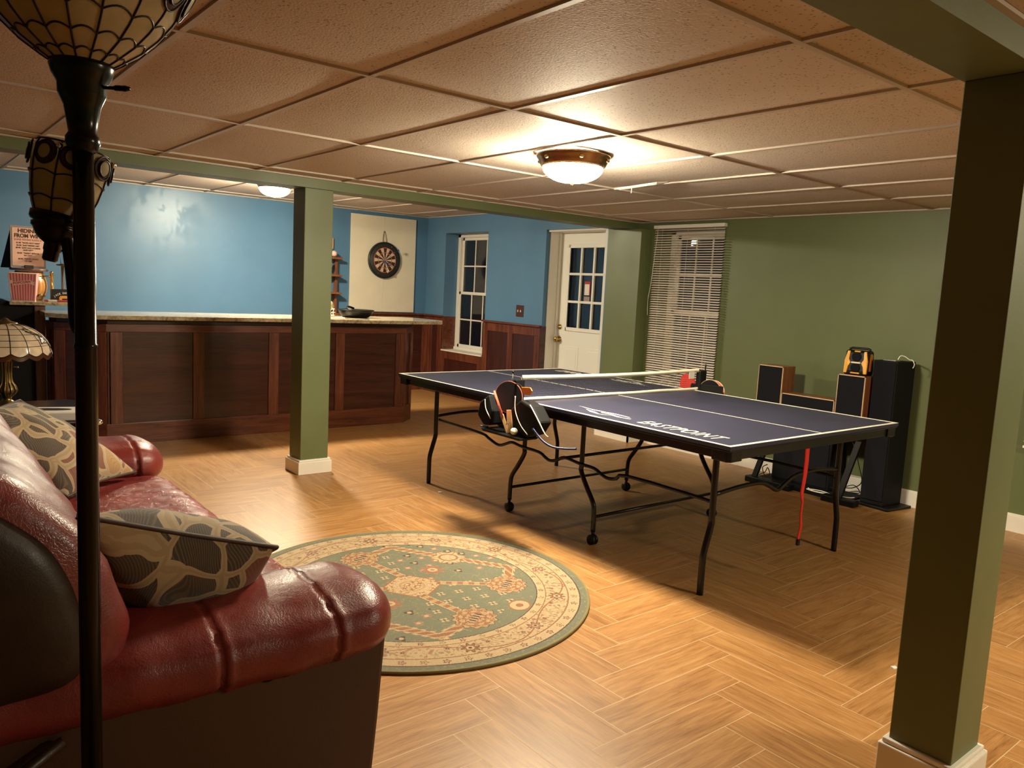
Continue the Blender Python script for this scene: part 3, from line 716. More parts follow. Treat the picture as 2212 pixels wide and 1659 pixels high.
part('buckle', MB().box(3.438, 3.458, 1.957, 1.971, .205, .236), M['blackp'], st, bevel=.003)

# ================================================================== RUG
RC = Vector((1.839, 2.909, 0)); RR = .803; RA = math.radians(33)
GREEN, CREAM, RUST, DARK, SAND, PINKY, STRIP = (.165, .180, .115), (.53, .405, .235), (.30, .125, .05), (.075, .035, .022), (.46, .31, .15), (.35, .17, .11), (.53, .41, .24)
def h2f(a, b=0, c=0):
    q = math.sin(a*127.1+b*311.7+c*74.7)*43758.5453; return q-math.floor(q)
def blossom(x, y, s, n=8, rot=0, cols=(RUST, CREAM, DARK)):
    r = math.hypot(x, y)/s
    if r > 1.15: return None
    th = math.atan2(y, x)+rot; e = .80+.22*math.cos(n*th)
    if r < .18: return cols[2]
    if r < .40: return cols[1]
    if r < e*.86: return cols[0]
    if r < e: return cols[2] if cols[2] != cols[0] else cols[1]
    return None
def seg_d(px, py, ax_, ay_, bx, by):
    dx, dy = bx-ax_, by-ay_; L = math.hypot(dx, dy); t = max(0, min(1, ((px-ax_)*dx+(py-ay_)*dy)/(L*L)))
    return math.hypot(px-ax_-dx*t, py-ay_-dy*t), t*L
def palmette(x, y, s):
    r = math.hypot(x*.9, y)/s; th = math.atan2(y, x)
    e = 1+.07*math.cos(14*th)
    if r > e: return None
    if r > e-.09: return DARK if r > e-.035 else SAND
    k = math.sin(9*th+6*r)+math.sin(22*r)
    if abs(y) < s*.16 and abs(x) < s*.5: return CREAM if math.sin(x/s*26) > .3 else DARK
    q = abs(noise.noise(Vector((x*60, y*60, 9)))); return CREAM if q < .05 else (SAND if k > .25 else RUST)
def rug_col(x, y):
    r = math.hypot(x, y); th = math.atan2(y, x)-RA; R = RR
    lx, ly = r*math.cos(th), r*math.sin(th)
    if r > .768: return GREEN if h2f(round(th*90), round(r*150)) > .12 else (.25, .24, .15)
    if r > .762: return DARK
    if r > .715:
        n = 56; k = th*n/(2*PI); q = (k-math.floor(k)-.5)*2*PI/n*r; c = blossom(q, r-.739, .017, 5, 0, (PINKY if int(math.floor(k)) % 2 else SAND, CREAM, DARK))
        return c or STRIP
    if r > .709: return RUST
    if r > .612:
        n = 12; k = th*n/(2*PI); ki = int(math.floor(k)); q = (k-ki-.5)*2*PI/n*r
        c = blossom(q, r-.660, .040 if ki % 2 else .034, 8 if ki % 2 else 6, 0, ((RUST, CREAM, DARK) if ki % 2 else (PINKY, SAND, DARK)))
        if c: return c
        zig = .66+.042*math.cos(th*6)
        if abs(r-zig) < .0035: return RUST
        for s_ in (-1, 1):
            c = blossom(q-s_*.085, r-.64-.02*((ki+s_) % 2), .016, 5, ki, (PINKY, DARK, SAND))
            if c: return c
        vz = .66+.030*math.sin(th*36)
        if abs(r-vz) < .0022: return SAND
        if abs(noise.noise(Vector((lx*19, ly*19, 7)))) < .030: return (.36, .24, .11)
        g = noise.noise(Vector((lx*48, ly*48, 3)))
        if g > .36: return PINKY
        if g < -.38: return (.33, .27, .14)
        return CREAM
    if r > .607: return RUST
    if r > .572:
        n = 44; k = th*n/(2*PI); q = (k-math.floor(k)-.5)*2*PI/n*r; c = blossom(q, r-.589, .014, 5, 0, (RUST if int(math.floor(k)) % 2 else SAND, CREAM, DARK))
        return c or STRIP
    if r > .567: return DARK
    ax_, ay_ = abs(lx), abs(ly)
    # centre medallion, rosettes, palmettes, cartouches
    u, v_ = ax_, ay_
    if max(u, v_) < .115 and min(u, v_) < .075 or (u < .095 and v_ < .095):
        if max(u, v_) > .106 or (u > .087 and v_ > .068) or (v_ > .087 and u > .068): return RUST
        q = abs(noise.noise(Vector((ax_*52, ay_*52, 5)))); return RUST if q < .07 else (SAND if abs(math.hypot(lx, ly)-.055) < .006 else CREAM)
    rr = math.hypot(lx-math.copysign(.42, lx), ly)
    tt = math.atan2(ly, lx-math.copysign(.42, lx)); e = .082+.012*math.cos(6*tt)
    if rr < e:
        if rr > e-.008: return RUST
        if abs(rr-.045) < .006 or abs(math.sin(3*tt)) < .12: return RUST
        return CREAM
    c = palmette(lx-math.copysign(.205, lx), ly-math.copysign(.385, ly), .092)
    if c: return c
    rr = math.hypot(lx, (ly-math.copysign(.515, ly))*1.2)
    if rr < .06: return CREAM if rr < .05 and rr > .02 else RUST
    # frame
    d = min(seg_d(ax_, ay_, .42, 0, .425, .325)[0], seg_d(ax_, ay_, .425, .325, .30, .36)[0], 9)
    if d < .022:
        if d > .0175: return CREAM
        return RUST if (int((ax_+ay_)*60) % 3) else SAND
    if d < .030 and math.sin((ax_+ay_)*160) > 0: return CREAM
    d, t = seg_d(ax_, ay_, .09, .10, .205, .385)
    if d < .020:
        if d > .015: return CREAM
        return SAND if math.sin(t*120) > 0 else RUST
    d, t = seg_d(ax_, ay_, 0, .11, 0, .15)
    # small scattered flowers
    if ay_ > ax_*.9:
        gx, gy = lx/.062, ly/.062; fx, fy = gx-math.floor(gx)-.5, gy-math.floor(gy)-.5
        if (int(math.floor(gx))+int(math.floor(gy))) % 2 == 0 and r < .5 and ay_ < .47:
            q = math.hypot(fx, fy); a = math.atan2(fy, fx)
            if q < .10: return DARK
            if q < .30*abs(math.cos(2*a))+.05: return CREAM
    else:
        c = blossom(lx-math.copysign(.225, lx), ly, .062, 8, 0, (RUST, CREAM, PINKY))
        if c: return c
        gx, gy = lx/.078, ly/.078; fx, fy = gx-math.floor(gx)-.5, gy-math.floor(gy)-.5
        k = h2f(math.floor(gx), math.floor(gy))
        if k > .45:
            q = math.hypot(fx, fy)
            if q < .13: return CREAM
            if q < .24+.08*math.cos(math.atan2(fy, fx)*(4 if k > .7 else 3)): return PINKY if k > .7 else DARK
    if abs(noise.noise(Vector((lx*24, ly*24, 4)))) < .018: return (.30, .25, .13)
    if noise.noise(Vector((lx*6, ly*70, 1))) > .25: return (.17, .185, .125)
    return GREEN
def build_rug():
    t = thing('round_rug', 'round rug with green field, cream floral border and rust medallions', 'rug', (RC.x, RC.y, 0))
    N = 560; st = 2*RR/N; idx = {}; vs = []; fs = []; cols = []
    def vid(i, j):
        k = (i, j)
        if k not in idx:
            idx[k] = len(vs); x, y = -RR+i*st, -RR+j*st; r = math.hypot(x, y)
            if r > RR: x *= RR/r; y *= RR/r
            vs.append((x, y, .0115)); c = rug_col(x, y); cols.extend((c[0]*.72, c[1]*.67, c[2]*.62, 1.0))
        return idx[k]
    for i in range(N):
        for j in range(N):
            if math.hypot(-RR+(i+.5)*st, -RR+(j+.5)*st) < RR: fs.append((vid(i, j), vid(i+1, j), vid(i+1, j+1), vid(i, j+1)))
    me = bpy.data.meshes.new('pile'); me.from_pydata(vs, [], fs); me.materials.append(M['rug'])
    a = me.color_attributes.new('pattern', 'FLOAT_COLOR', 'POINT'); a.data.foreach_set('color', cols)
    o = bpy.data.objects.new('pile', me); C.objects.link(o); o.parent = t
    bd = MB().tube([(RC.x+RR*math.cos(2*PI*i/120), RC.y+RR*math.sin(2*PI*i/120), .007) for i in range(120)], .0072, 8, closed=True)
    part('binding', bd, M['rugedge'], t)
    part('backing', MB().lathe([(RR-.002, .001), (RR-.002, .010)], (RC.x, RC.y), 0, 96), M['rugedge'], t)
build_rug()

# ================================================================== SOFA
sf = thing('sofa', 'red leather reclining sofa with dark brown leather sides', 'sofa', (.45, 2.8, 0))
def superring(cy, cz, w_, h_, e=2.6, n=40):
    out = []
    for i in range(n):
        a = 2*PI*i/n; c, s = math.cos(a), math.sin(a)
        out.append((cy+w_*math.copysign(abs(c)**(2/e), c), cz+h_*math.copysign(abs(s)**(2/e), s)))
    return out
def arm_pad(yc, w_, seed, L=1.055, dz=0.0):
    rs = []; xs = [-.02+i*.0085 for i in range(128)]; grooves = (.56, .84)
    for x in xs:
        if x > L: break
        end = max(0, (x-(L-.13))/.13); k = math.sqrt(max(0, 1-end*end)) if end > 0 else 1
        k = max(k, .06)
        g = 1
        for q in grooves: g -= .045*math.exp(-((x-q)/.006)**2)-.018*math.exp(-((x-q-.014)/.010)**2)
        zc = .505+dz+.008*math.sin(x*5+seed); hh = .098
        zt = zc+.0
        ring = []
        for (y, z) in superring(yc, zt-.02*(1-k), w_*g*k, hh*g*k, 2.3):
            ny = (y-yc)/w_; nz_ = (z-zc)/hh
            dd = 0
            for q in grooves + (L,):
                dd += .013*math.exp(-abs(x-q)/.055)*math.sin(17*math.atan2(nz_, ny)+seed*3+6*nz(x, y, z, 4))*(k > .3)*.55
            f = .006*nz(x+seed, y, z, 9)+dd*.6
            ring.append(Vector((x, y+ny*f, z+nz_*f)))
        rs.append(ring)
    return MB().rings(rs)
YA0, YA1, YB0, YB1 = 1.66, 2.03, 3.60, 3.97
part('arm_pad', arm_pad(1.850, .205, 1), M['red'], sf)
part('arm_pad', arm_pad(3.775, .205, 5, .985, .018), M['red'], sf)
sd = MB().prism([(-.15, .02), (.955, .02), (.975, .25), (.99, .47), (.9, .50), (-.15, .50)], YA0+.02, YA1-.03, 'y')
part('arm_side', sd, M['brownflat'], sf, bevel=.012, label='flat dark brown side panel')
sd = MB().prism([(-.15, .02), (.955, .02), (.935, .25), (.925, .47), (.86, .50), (-.15, .50)], YB0+.03, YB1-.02, 'y')
part('arm_side', sd, M['brownflat'], sf, bevel=.012, label='flat dark brown side panel')
# recliner lever in the side
lv = part('recliner_lever', MB().lathe([(.026, 0), (.026, .010), (.018, .014), (.002, .015)], axis=Matrix.Translation((.715, YA0+.021, .462)) @ Matrix.Rotation(PI/2, 4, 'X')), M['blackp'], sf)
part('recess', MB().lathe([(.030, 0), (.030, .003)], axis=Matrix.Translation((.675, YA0+.021, .462)) @ Matrix.Rotation(PI/2, 4, 'X')), M['blackm'], lv)
# seats
def cushion_top(x0, x1, ya, yb, z0, z1, seed, stitch):
    NX, NY = 44, 52; rows = []
    for i in range(NX+1):
        row = []
        for j in range(NY+1):
            p, q = i/NX, j/NY; x = x0+(x1-x0)*p; y = ya+(yb-ya)*q
            ex = min(1, (1-p)/.14); ey = min(1, min(q, 1-q)/.09)
            z = z1-(z1-z0)*.30*(1-math.sqrt(max(0, 1-(1-ex)**2)))-.035*(1-math.sqrt(max(0, 1-(1-ey)**2)))
            z += .018*math.sin(PI*p)*math.sin(PI*q)
            z -= .012*math.exp(-((y-stitch)/.009)**2)
            z += .005*nz(x+seed, y, 0, 11)+.0035*abs(nz(x, y+seed, 2, 26))
            row.append(Vector((x, y, z)))
        rows.append(row)
    mb = MB(); vs = [p for r in rows for p in r]; n = NY+1
    fs = [(i*n+j, i*n+j+1, (i+1)*n+j+1, (i+1)*n+j) for i in range(NX) for j in range(NY)]
    # front face rolling down
    k = len(vs); front = []
    for t_ in range(1, 9):
        for j in range(n):
            b = vs[NX*n+j]; a = t_/8
            front.append(Vector((b.x+.022*math.sin(PI*min(1, a*1.2))-.01*a, b.y, b.z+(z0-b.z)*a)))
    vs += front
    prev = [NX*n+j for j in range(n)]
    for t_ in range(8):
        cur = [k+t_*n+j for j in range(n)]
        fs += [(prev[j], prev[j+1], cur[j+1], cur[j]) for j in range(n-1)]; prev = cur
    return mb.add(vs, fs, 0, True)
part('seat', cushion_top(.18, .985, YA1-.03, 2.815, .27, .485, 0, 2.42), M['seatred'], sf)
part('seat', cushion_top(.18, .985, 2.815, YB0+.03, .27, .485, 7, 3.24), M['seatred'], sf)
part('front_rail', MB().box(.1, .965, YA1-.03, YB0+.03, .04, .30), M['red'], sf, bevel=.02)
# back cushions
PROF = [(.20, .49), (.33, .505), (.378, .56), (.388, .63), (.368, .71), (.337, .79), (.296, .865), (.23, .935), (.160, .982), (.07, 1.01), (-.03, 1.0), (-.11, .94), (-.15, .80), (-.13, .62), (-.05, .50), (.08, .46)]
def back(ya, yb, seed, ys=None):
    pc = [Vector((a, 0, b)) for a, b in PROF]; ring0 = []
    cl = pc+[pc[0]]
    dense = []
    n = len(pc)
    for i in range(n):
        p0, p1, p2, p3 = pc[i-1], pc[i], pc[(i+1) % n], pc[(i+2) % n]
        for k in range(4):
            t = k/4; dense.append(0.5*((2*p1)+(p2-p0)*t+(2*p0-5*p1+4*p2-p3)*t*t+(3*p1-p0-3*p2+p3)*t**3))
    c = Vector((.10, 0, .74)); rs = []
    NY = 46
    for j in range(NY+1):
        q = j/NY; y = ya+(yb-ya)*q; e = min(1, min(q, 1-q)*(yb-ya)/.10); k = .80+.20*math.sqrt(max(0, 1-(1-e)**2))
        ring = []
        for p in dense:
            d = p-c; g = 1-.05*math.exp(-((p.z-.80)/.012)**2)*(p.x > 0)*.5
            f = 1+.030*nz(p.x+seed, y*1.0, p.z, 7)+.020*nz(p.x, y+seed, p.z, 15)
            v3 = c+d*k*g*(f+.02*math.sin(p.z*22+seed+3*nz(p.x, y, p.z, 5))*(p.z > .8)); ring.append(Vector((v3.x, y, v3.z)))
        rs.append(ring)
    return MB().rings(rs), dense, c
mb, dense, cc = back(1.665, 2.80, 2); part('back_cushion', mb, M['red'], sf)
mb, _, _ = back(2.82, 3.62, 9); part('back_cushion', mb, M['red'], sf)
rs = []
for yy, k in ((1.71, .90), (1.665, .80), (1.650, .76), (1.638, .66), (1.630, .5), (1.626, .3), (1.625, .12)):
    rs.append([Vector((cc.x-.03+(p.x-cc.x)*k*(1+.03*nz(p.x, yy, p.z, 8)), yy, cc.z-.0+(p.z-cc.z)*k*(1+.03*nz(p.x, yy, p.z+3, 8)))) for p in dense])
part('side_panel', MB().rings(rs), M['brown'], sf, label='puffed dark brown leather end of the back')
part('back_frame', MB().box(-.24, .12, YA0+.05, YB1-.03, .04, .92), M['brownflat'], sf, bevel=.03)
part('hem_strap', MB().tube([(-.02, 1.63, .20), (.10, 1.64, .36), (.25, 1.66, .44)], .012, 8), M['brown'], sf)

# throw pillows
def pillow(label, A, B, Cc, D, th, seed, th2=None):
    """corners A-B (one edge), D over A, Cc over B"""
    A, B, Cc, D = map(Vector, (A, B, Cc, D)); cen = (A+B+Cc+D)/4; nrm = (B-A).cross(D-A).normalized()
    t = thing('throw_pillow', label, 'pillow', cen)
    N = 34
    def pt(u, v_, s):
        P = (A*(1-u)+B*u)*(1-v_)+(D*(1-u)+Cc*u)*v_
        uu, vv = 2*u-1, 2*v_-1
        pinch = 1-.07*(1-abs(uu)**1.5)*abs(vv)**3-.07*(1-abs(vv)**1.5)*abs(uu)**3
        P = cen+(P-cen)*pinch
        h = th*((1-abs(uu)**2.4)*(1-abs(vv)**2.4))**.55
        h += .010*nz(P.x*1+seed, P.y, P.z, 10)*(1-abs(uu))*(1-abs(vv))*2
        return P+nrm*h*s*(1 if s > 0 or th2 is None else th2/th)
    for s, nm in ((1, 'front_cover'), (-1, 'back_cover')):
        vs = [pt(i/N, j/N, s) for i in range(N+1) for j in range(N+1)]; n = N+1
        fs = [(i*n+j, i*n+j+1, (i+1)*n+j+1, (i+1)*n+j) for i in range(N) for j in range(N)]
        part(nm, MB().add(vs, fs, 0, True), M['fabric'], t)
    edge = [pt(i/N, 0, 1) for i in range(N)]+[pt(1, j/N, 1) for j in range(N)]+[pt(1-i/N, 1, 1) for i in range(N)]+[pt(0, 1-j/N, 1) for j in range(N)]
    part('piping', MB().tube(edge, .006, 8, closed=True), M['piping'], t)
pillow('large leaf patterned throw pillow leaning at the far arm of the sofa', (.815, 3.51, .525), (.50, 3.15, .545), (.12, 3.10, .86), (.40, 3.50, .855), .085, 1)
pillow('leaf patterned throw pillow lying over the near arm of the red sofa', (.30, 1.77, .865), (.765, 1.86, .690), (.84, 2.20, .515), (.40, 2.18, .60), .085, 6, .160)

# ================================================================== FLOOR LAMP
LX, LY = .2525, 1.40
fl = thing('floor_lamp', 'tall dark bronze floor lamp with an upward amber glass bowl', 'floor lamp', (LX, LY, 0))
part('base', MB().lathe([(.125, 0), (.130, .008), (.128, .016), (.10, .024), (.045, .034), (.022, .06), (.018, .09)], (LX, LY), 0, 40), M['bronze'], fl)
part('pole', MB().lathe([(.0165, .08), (.0165, 1.246), (.0175, 1.248), (.0175, 1.252), (.0160, 1.254), (.0150, 1.56)], (LX, LY), 0, 24), M['bronze'], fl)
part('neck', MB().lathe([(.016, 1.552), (.021, 1.556), (.0245, 1.566), (.0245, 1.575), (.020, 1.582), (.0225, 1.600), (.026, 1.622), (.032, 1.636), (.034, 1.640), (.0345, 1.655), (.042, 1.668), (.0455, 1.680), (.045, 1.686), (.038, 1.688)], (LX, LY), 0, 32), M['bronze'], fl)
sx_ = Vector((.78, -.62, 0)).normalized()
kb = [Vector((LX, LY, 1.652))+sx_*d+Vector((0, 0, .0)) for d in (.03, .048, .052, .062, .066, .074)]
part('switch_key', MB().tube(kb, [.0028, .0028, .0045, .0045, .005, .003], 8), M['bronze'], fl)
def bowl_r(z, prof):
    for (r0, a), (r1, b) in zip(prof, prof[1:]):
        if a <= z <= b: return r0+(r1-r0)*(z-a)/(b-a)
    return prof[-1][0]
def art_bowl(parent, cx, cy, prof, nseg, rows, matg, leadr, axis=None, phase=0.0, inv=False):
    ax = axis or Matrix.Identity(4)
    def P(r, z, a): return ax @ Vector((cx+r*math.cos(a), cy+r*math.sin(a), z))
    rs = [[P(r, z, 2*PI*i/64) for i in range(64)] for r, z in prof]
    rs += [[P(r-.003, z, 2*PI*i/64) for i in range(64)] for r, z in reversed(prof)]
    o = part('glass_bowl', MB().rings(rs, cap=False), matg, parent)
    ld = MB()
    for k in range(nseg):
        a = phase+2*PI*k/nseg; ld.tube([P(r+.001, z, a) for r, z in prof], leadr, 6)
        for z0_, amp in rows:
            pts = []
            for q in range(9):
                t_ = q/8; z = z0_+amp*math.sin(PI*t_); b = a+2*PI/nseg*t_; pts.append(P(bowl_r(z, prof)+.001, z, b))
            ld.tube(pts, leadr*.9, 6)
    for z in (prof[0][1], prof[-1][1]): ld.tube([P(bowl_r(z, prof), z, 2*PI*i/48) for i in range(48)], leadr*1.2, 6, closed=True)
    part('leading', ld, M['lead'], o)
    return o, P
def flower(parent, P, prof, a, z, s, lead):
    def Q(du, dz, out=.004): zz = z+dz; return P(bowl_r(zz, prof)+out, zz, a+du/bowl_r(z, prof))
    for sg in (-1, 1):
        c = (sg*s*1.15, 0)
        ring = [Q(c[0]+s*.62*math.cos(2*PI*i/18), s*.75*math.sin(2*PI*i/18), .006) for i in range(18)]
        part('cream_oval', MB().add([Q(c[0], 0, .008)]+ring, [(0, i+1, (i+1) % 18+1) for i in range(18)], 0, True), M['shade2'], parent)
        ring2 = [Q(c[0]+s*1.0*math.cos(2*PI*i/18), s*1.1*math.sin(2*PI*i/18), .004) for i in range(18)]
        part('brown_petal', MB().add([Q(c[0], 0, .005)]+ring2, [(0, i+1, (i+1) % 18+1) for i in range(18)], 0, True), M['petal'], parent)
        part('lead_ring', MB().tube(ring, lead*1.1, 6, closed=True).tube(ring2, lead*1.1, 6, closed=True), M['lead'], parent)
    part('glass_jewel', MB().sphere(tuple(Q(0, s*.75, .006)), s*.32, 10, 8), M['chrome'], parent)
prof = [(.040, 1.683), (.056, 1.693), (.082, 1.711), (.106, 1.734), (.127, 1.760), (.148, 1.795), (.166, 1.83), (.180, 1.865)]
ph = math.radians(-64)
bo, P = art_bowl(fl, LX, LY, prof, 16, [(1.693, .004), (1.713, .006), (1.742, .008)], M['shade'], .0016, phase=ph)
for k in range(4): flower(bo, P, prof, math.radians(-30)+k*PI/2, 1.797, .026, .0016)
# side reading lamp on a curved arm
pt_, pb_ = Vector((.2385, 1.47, 1.505)), Vector((.2135, 1.47, 1.385))
axv = (pt_-pb_).normalized(); ax3 = Matrix.Translation(Vector((.2125, 1.47, 1.374))) @ axv.to_track_quat('Z', 'Y').to_matrix().to_4x4()
part('lamp_holder', MB().lathe([(.009, .008), (.0115, .011), (.0115, .024), (.0130, .026), (.0130, .036), (.018, .039), (.025, .044), (.031, .052), (.034, .058), (.037, .060), (.0375, .066), (.034, .068), (.0395, .070), (.042, .074), (.042, .084), (.036, .086)], axis=ax3, seg=28), M['bronze'], fl)
prof2 = [(.036, .080), (.044, .098), (.050, .120), (.054, .145), (.056, .168), (.0555, .184), (.052, .194)]
b2, P2 = art_bowl(fl, 0, 0, prof2, 8, [(.103, .004), (.140, .005)], M['shade'], .0014, axis=ax3, phase=math.radians(-117))
for k in range(4): flower(b2, P2, prof2, math.radians(-117)+k*PI/2, .172, .017, .0014)
part('curved_arm', MB().tube([(.232, 1.462, 1.438), (.2375, 1.452, 1.415), (.240, 1.44, 1.37), (.2405, 1.428, 1.33), (.2405, 1.420, 1.285), (.246, 1.41, 1.27)], [.010, .008], 10, smooth=5), M['bronze'], fl)

# ================================================================== SIDE TABLE AND TABLE LAMP
TXc, TYc, TZs = .50, 4.62, .625
LC = (.495, 4.82)
s_t = thing('side_table', 'dark side table beyond the far arm of the sofa', 'side table', (TXc, TYc, 0))
part('tabletop', MB().prism([(.16, 4.22), (.80, 4.22), (.835, 4.26), (.84, 4.98), (.80, 5.02), (.16, 5.02)], TZs-.020, TZs), M['bronze'], s_t, bevel=.006)
for x, y in ((.20, 4.27), (.79, 4.27), (.20, 4.97), (.79, 4.97)):
    part('leg', MB().lathe([(.020, 0), (.018, .2), (.022, .55), (.022, .605)], (x, y), 0, 14), M['tan'], s_t)
part('corner_cap', MB().sphere((.812, 4.247, TZs-.006), .026, 14, 8, sc=(1, 1, .55)), M['chrome'], s_t)
bx = thing('game_box', 'white box with a dark oval picture on its lid on the side table', 'box', (.62, 4.42, TZs))
part('box', MB().prism([(.42, 4.36), (.755, 4.27), (.80, 4.44), (.47, 4.54)], TZs, TZs+.044), M['frost'], bx, bevel=.006)
part('oval', MB().add([Vector((.635+.085*math.cos(2*PI*i/24)-.02*math.sin(2*PI*i/24), 4.405+.045*math.sin(2*PI*i/24)-.02*math.cos(2*PI*i/24), TZs+.0450)) for i in range(24)], [tuple(range(24))]), M['blackp'], bx)
tl = thing('table_lamp', 'brass table lamp with a leaded white glass dome shade', 'table lamp', (.495, 4.82, TZs))
part('base', MB().lathe([(.070, 0), (.072, .008), (.060, .018), (.040, .028), (.022, .040), (.020, .052), (.034, .066), (.044, .085), (.040, .105), (.028, .125), (.024, .16), (.020, .20), (.023, .235), (.030, .262), (.030, .270), (.012, .275), (.010, .34)], LC, TZs, 28), M['brassold'], tl)
rb = MB()
for k in range(10):
    a = 2*PI*k/10; rb.tube([(LC[0]+r*math.cos(a), LC[1]+r*math.sin(a), TZs+h) for r, h in ((.026, .06), (.046, .085), (.042, .108), (.027, .135), (.023, .18), (.026, .245))], .0038, 6, smooth=3)
part('fluting', rb, M['brassold'], tl)
part('pull_switch', MB().tube([(LC[0]+.02, LC[1]-.01, TZs+.215), (LC[0]+.045, LC[1]-.025, TZs+.215)], .003, 6).sphere((LC[0]+.048, LC[1]-.027, TZs+.215), .006, 8, 6), M['chrome'], tl)
z0s = TZs+.295; sp = [(.208, .0), (.202, .026), (.188, .055), (.165, .085), (.134, .110), (.096, .130), (.060, .142)]
def PL(r, z, a): return Vector((LC[0]+r*math.cos(a), LC[1]+r*math.sin(a), z0s+z))
rs = []; n = 96
def sc(a): return .010*abs(math.sin(a*8))-.005
for r, z in sp: rs.append([PL(r, z-(.018*abs(math.sin(8*2*PI*i/n)) if z == 0 else 0)+.006, 2*PI*i/n) for i in range(n)])
rs2 = [[Vector((p.x, p.y, p.z-.003)) for p in r] for r in reversed(rs)]
shd = part('glass_shade', MB().rings(rs+rs2, cap=False), M['shadew'], tl)
spr = [(r+.001, z+.006) for r, z in sp]; lr = MB()
rev = [(r, z) for r, z in sp]
for k in range(16):
    a = 2*PI*k/16; lr.tube([PL(r, z, a) for r, z in spr], .0018, 6)
for z in (.034, .064, .092, .118):
    r = [a_[0]+(b_[0]-a_[0])*(z-a_[1])/(b_[1]-a_[1]) for a_, b_ in zip(sp, sp[1:]) if a_[1] <= z <= b_[1]][0]
    lr.tube([PL(r+.001, z+.006, 2*PI*i/48) for i in range(48)], .0016, 6, closed=True)
lr.tube([PL(.209, -.018*abs(math.sin(8*2*PI*i/n))+.006, 2*PI*i/n) for i in range(n)], .0028, 6, closed=True)
part('leading', lr, M['lead'], shd)
sk = [[PL(.209, -.018*abs(math.sin(8*2*PI*i/n))+.006, 2*PI*i/n) for i in range(n)], [PL(.211, -.018*abs(math.sin(8*2*PI*i/n))-.016, 2*PI*i/n) for i in range(n)]]
part('scalloped_edge', MB().rings(sk, cap=False), M['petal'], shd, label='dark scalloped glass edge')
part('cap', MB().lathe([(.063, .146), (.050, .154), (.025, .162), (.014, .172), (.006, .177), (.002, .179)], LC, z0s, 28), M['brassold'], tl)
# little bird motif of dark lead on the shade
bird = MB()
def B(ao, z): 
    r = [a_[0]+(b_[0]-a_[0])*(z-a_[1])/(b_[1]-a_[1]) for a_, b_ in zip(sp, sp[1:]) if a_[1] <= z <= b_[1]][0]; return PL(r+.004, z+.006, math.radians(-38+ao))
for pts in (((-22, .118), (-10, .100), (2, .085), (8, .064), (4, .045)), ((-16, .125), (0, .096), (12, .076), (16, .04), (18, .016)), ((2, .085), (-2, .064), (-4, .045), (4, .052), (12, .048), (16, .032)), ((-20, .108), (-6, .094), (8, .080))):
    bird.tube([B(a, z) for a, z in pts], .0022, 6, smooth=4)
part('bird_motif', bird, M['lead'], shd)

# ================================================================== BAR
BYF = 6.66; BZ = .985
bar = thing('bar_counter', 'long mahogany panelled bar standing before the blue wall', 'bar counter', (2.7, 6.95, 0))
bypoly = [(1.34, BYF), (4.03, BYF), (4.22, BYF+.17), (4.22, 7.20), (1.00, 7.20), (1.02, BYF+.22)]
ins = [(1.355, BYF+.02), (4.02, BYF+.02), (4.20, BYF+.18), (4.20, 7.09), (1.02, 7.09), (1.04, BYF+.235)]
part('body', MB().prism(ins, .0, BZ), M['panel'], bar)
def seg_frame(a, b, stiles, zb=.165, zt=.893, w_=.045, mat='oak'):
    """frame boards along the edge a->b of the bar front"""
    a = Vector((a[0], a[1], 0)); b = Vector((b[0], b[1], 0)); d = (b-a); L = d.length; d.normalize(); nrm = Vector((d.y, -d.x, 0))
    F = lambda u, z, o: a+d*u+nrm*o+Vector((0, 0, z))
    def bd(m_, u0, u1, z0_, z1_, o0, o1):
        vs = [F(u, z, o) for z in (z0_, z1_) for o in (o0, o1) for u in (u0, u1)]
        m_.add(vs, [(0, 2, 3, 1), (4, 5, 7, 6), (0, 1, 5, 4), (2, 6, 7, 3), (0, 4, 6, 2), (1, 3, 7, 5)])
    rl = MB(); bd(rl, 0, L, .0, zb, -.02, .0); part('bottom_rail', rl, M['oakx'], bar, bevel=.003)
    rl = MB(); bd(rl, 0, L, zt, BZ-.03, -.02, .0); part('top_rail', rl, M['oakx'], bar, bevel=.003)
    for u in stiles:
        m_ = MB(); bd(m_, max(0, u-w_), min(L, u+w_), zb, zt, -.02, -.0004); part('stile', m_, M['oak'], bar, bevel=.003)
    us = sorted(stiles)
    for u, v_ in zip(us, us[1:]):
        m_ = MB(); bd(m_, u+w_-.002, v_-w_+.002, zb-.002, zt+.002, -.03, -.0135); part('panel', m_, M['panel'], bar)
seg_frame((1.34, BYF), (4.03, BYF), [.045+.03, .70, 1.345, 1.985, 2.63])
seg_frame((4.03, BYF), (4.22, BYF+.17), [.03, .225], w_=.03)
seg_frame((1.02, BYF+.22), (1.34, BYF), [.04, .348], w_=.04)
seg_frame((1.00, 7.11), (1.02, BYF+.22), [.04, .19], w_=.04)
ct = MB().prism([(1.30, 6.50), (3.13, 6.50), (3.66, 6.44), (4.33, 6.47), (4.42, 6.60), (4.40, 7.10), (4.30, 7.20), (1.30, 7.20), (1.30, 7.12), (.96, 7.12), (.94, 6.72), (1.12, 6.52)], BZ+.012, BZ+.046)
part('granite_top', ct, M['granite'], bar, bevel=.006, label='polished speckled granite top')
part('sub_top', MB().prism([(1.33, 6.63), (4.05, 6.63), (4.24, 6.80), (4.24, 7.10), (.99, 7.10), (1.0, 6.85)], BZ, BZ+.012), M['blackm'], bar)
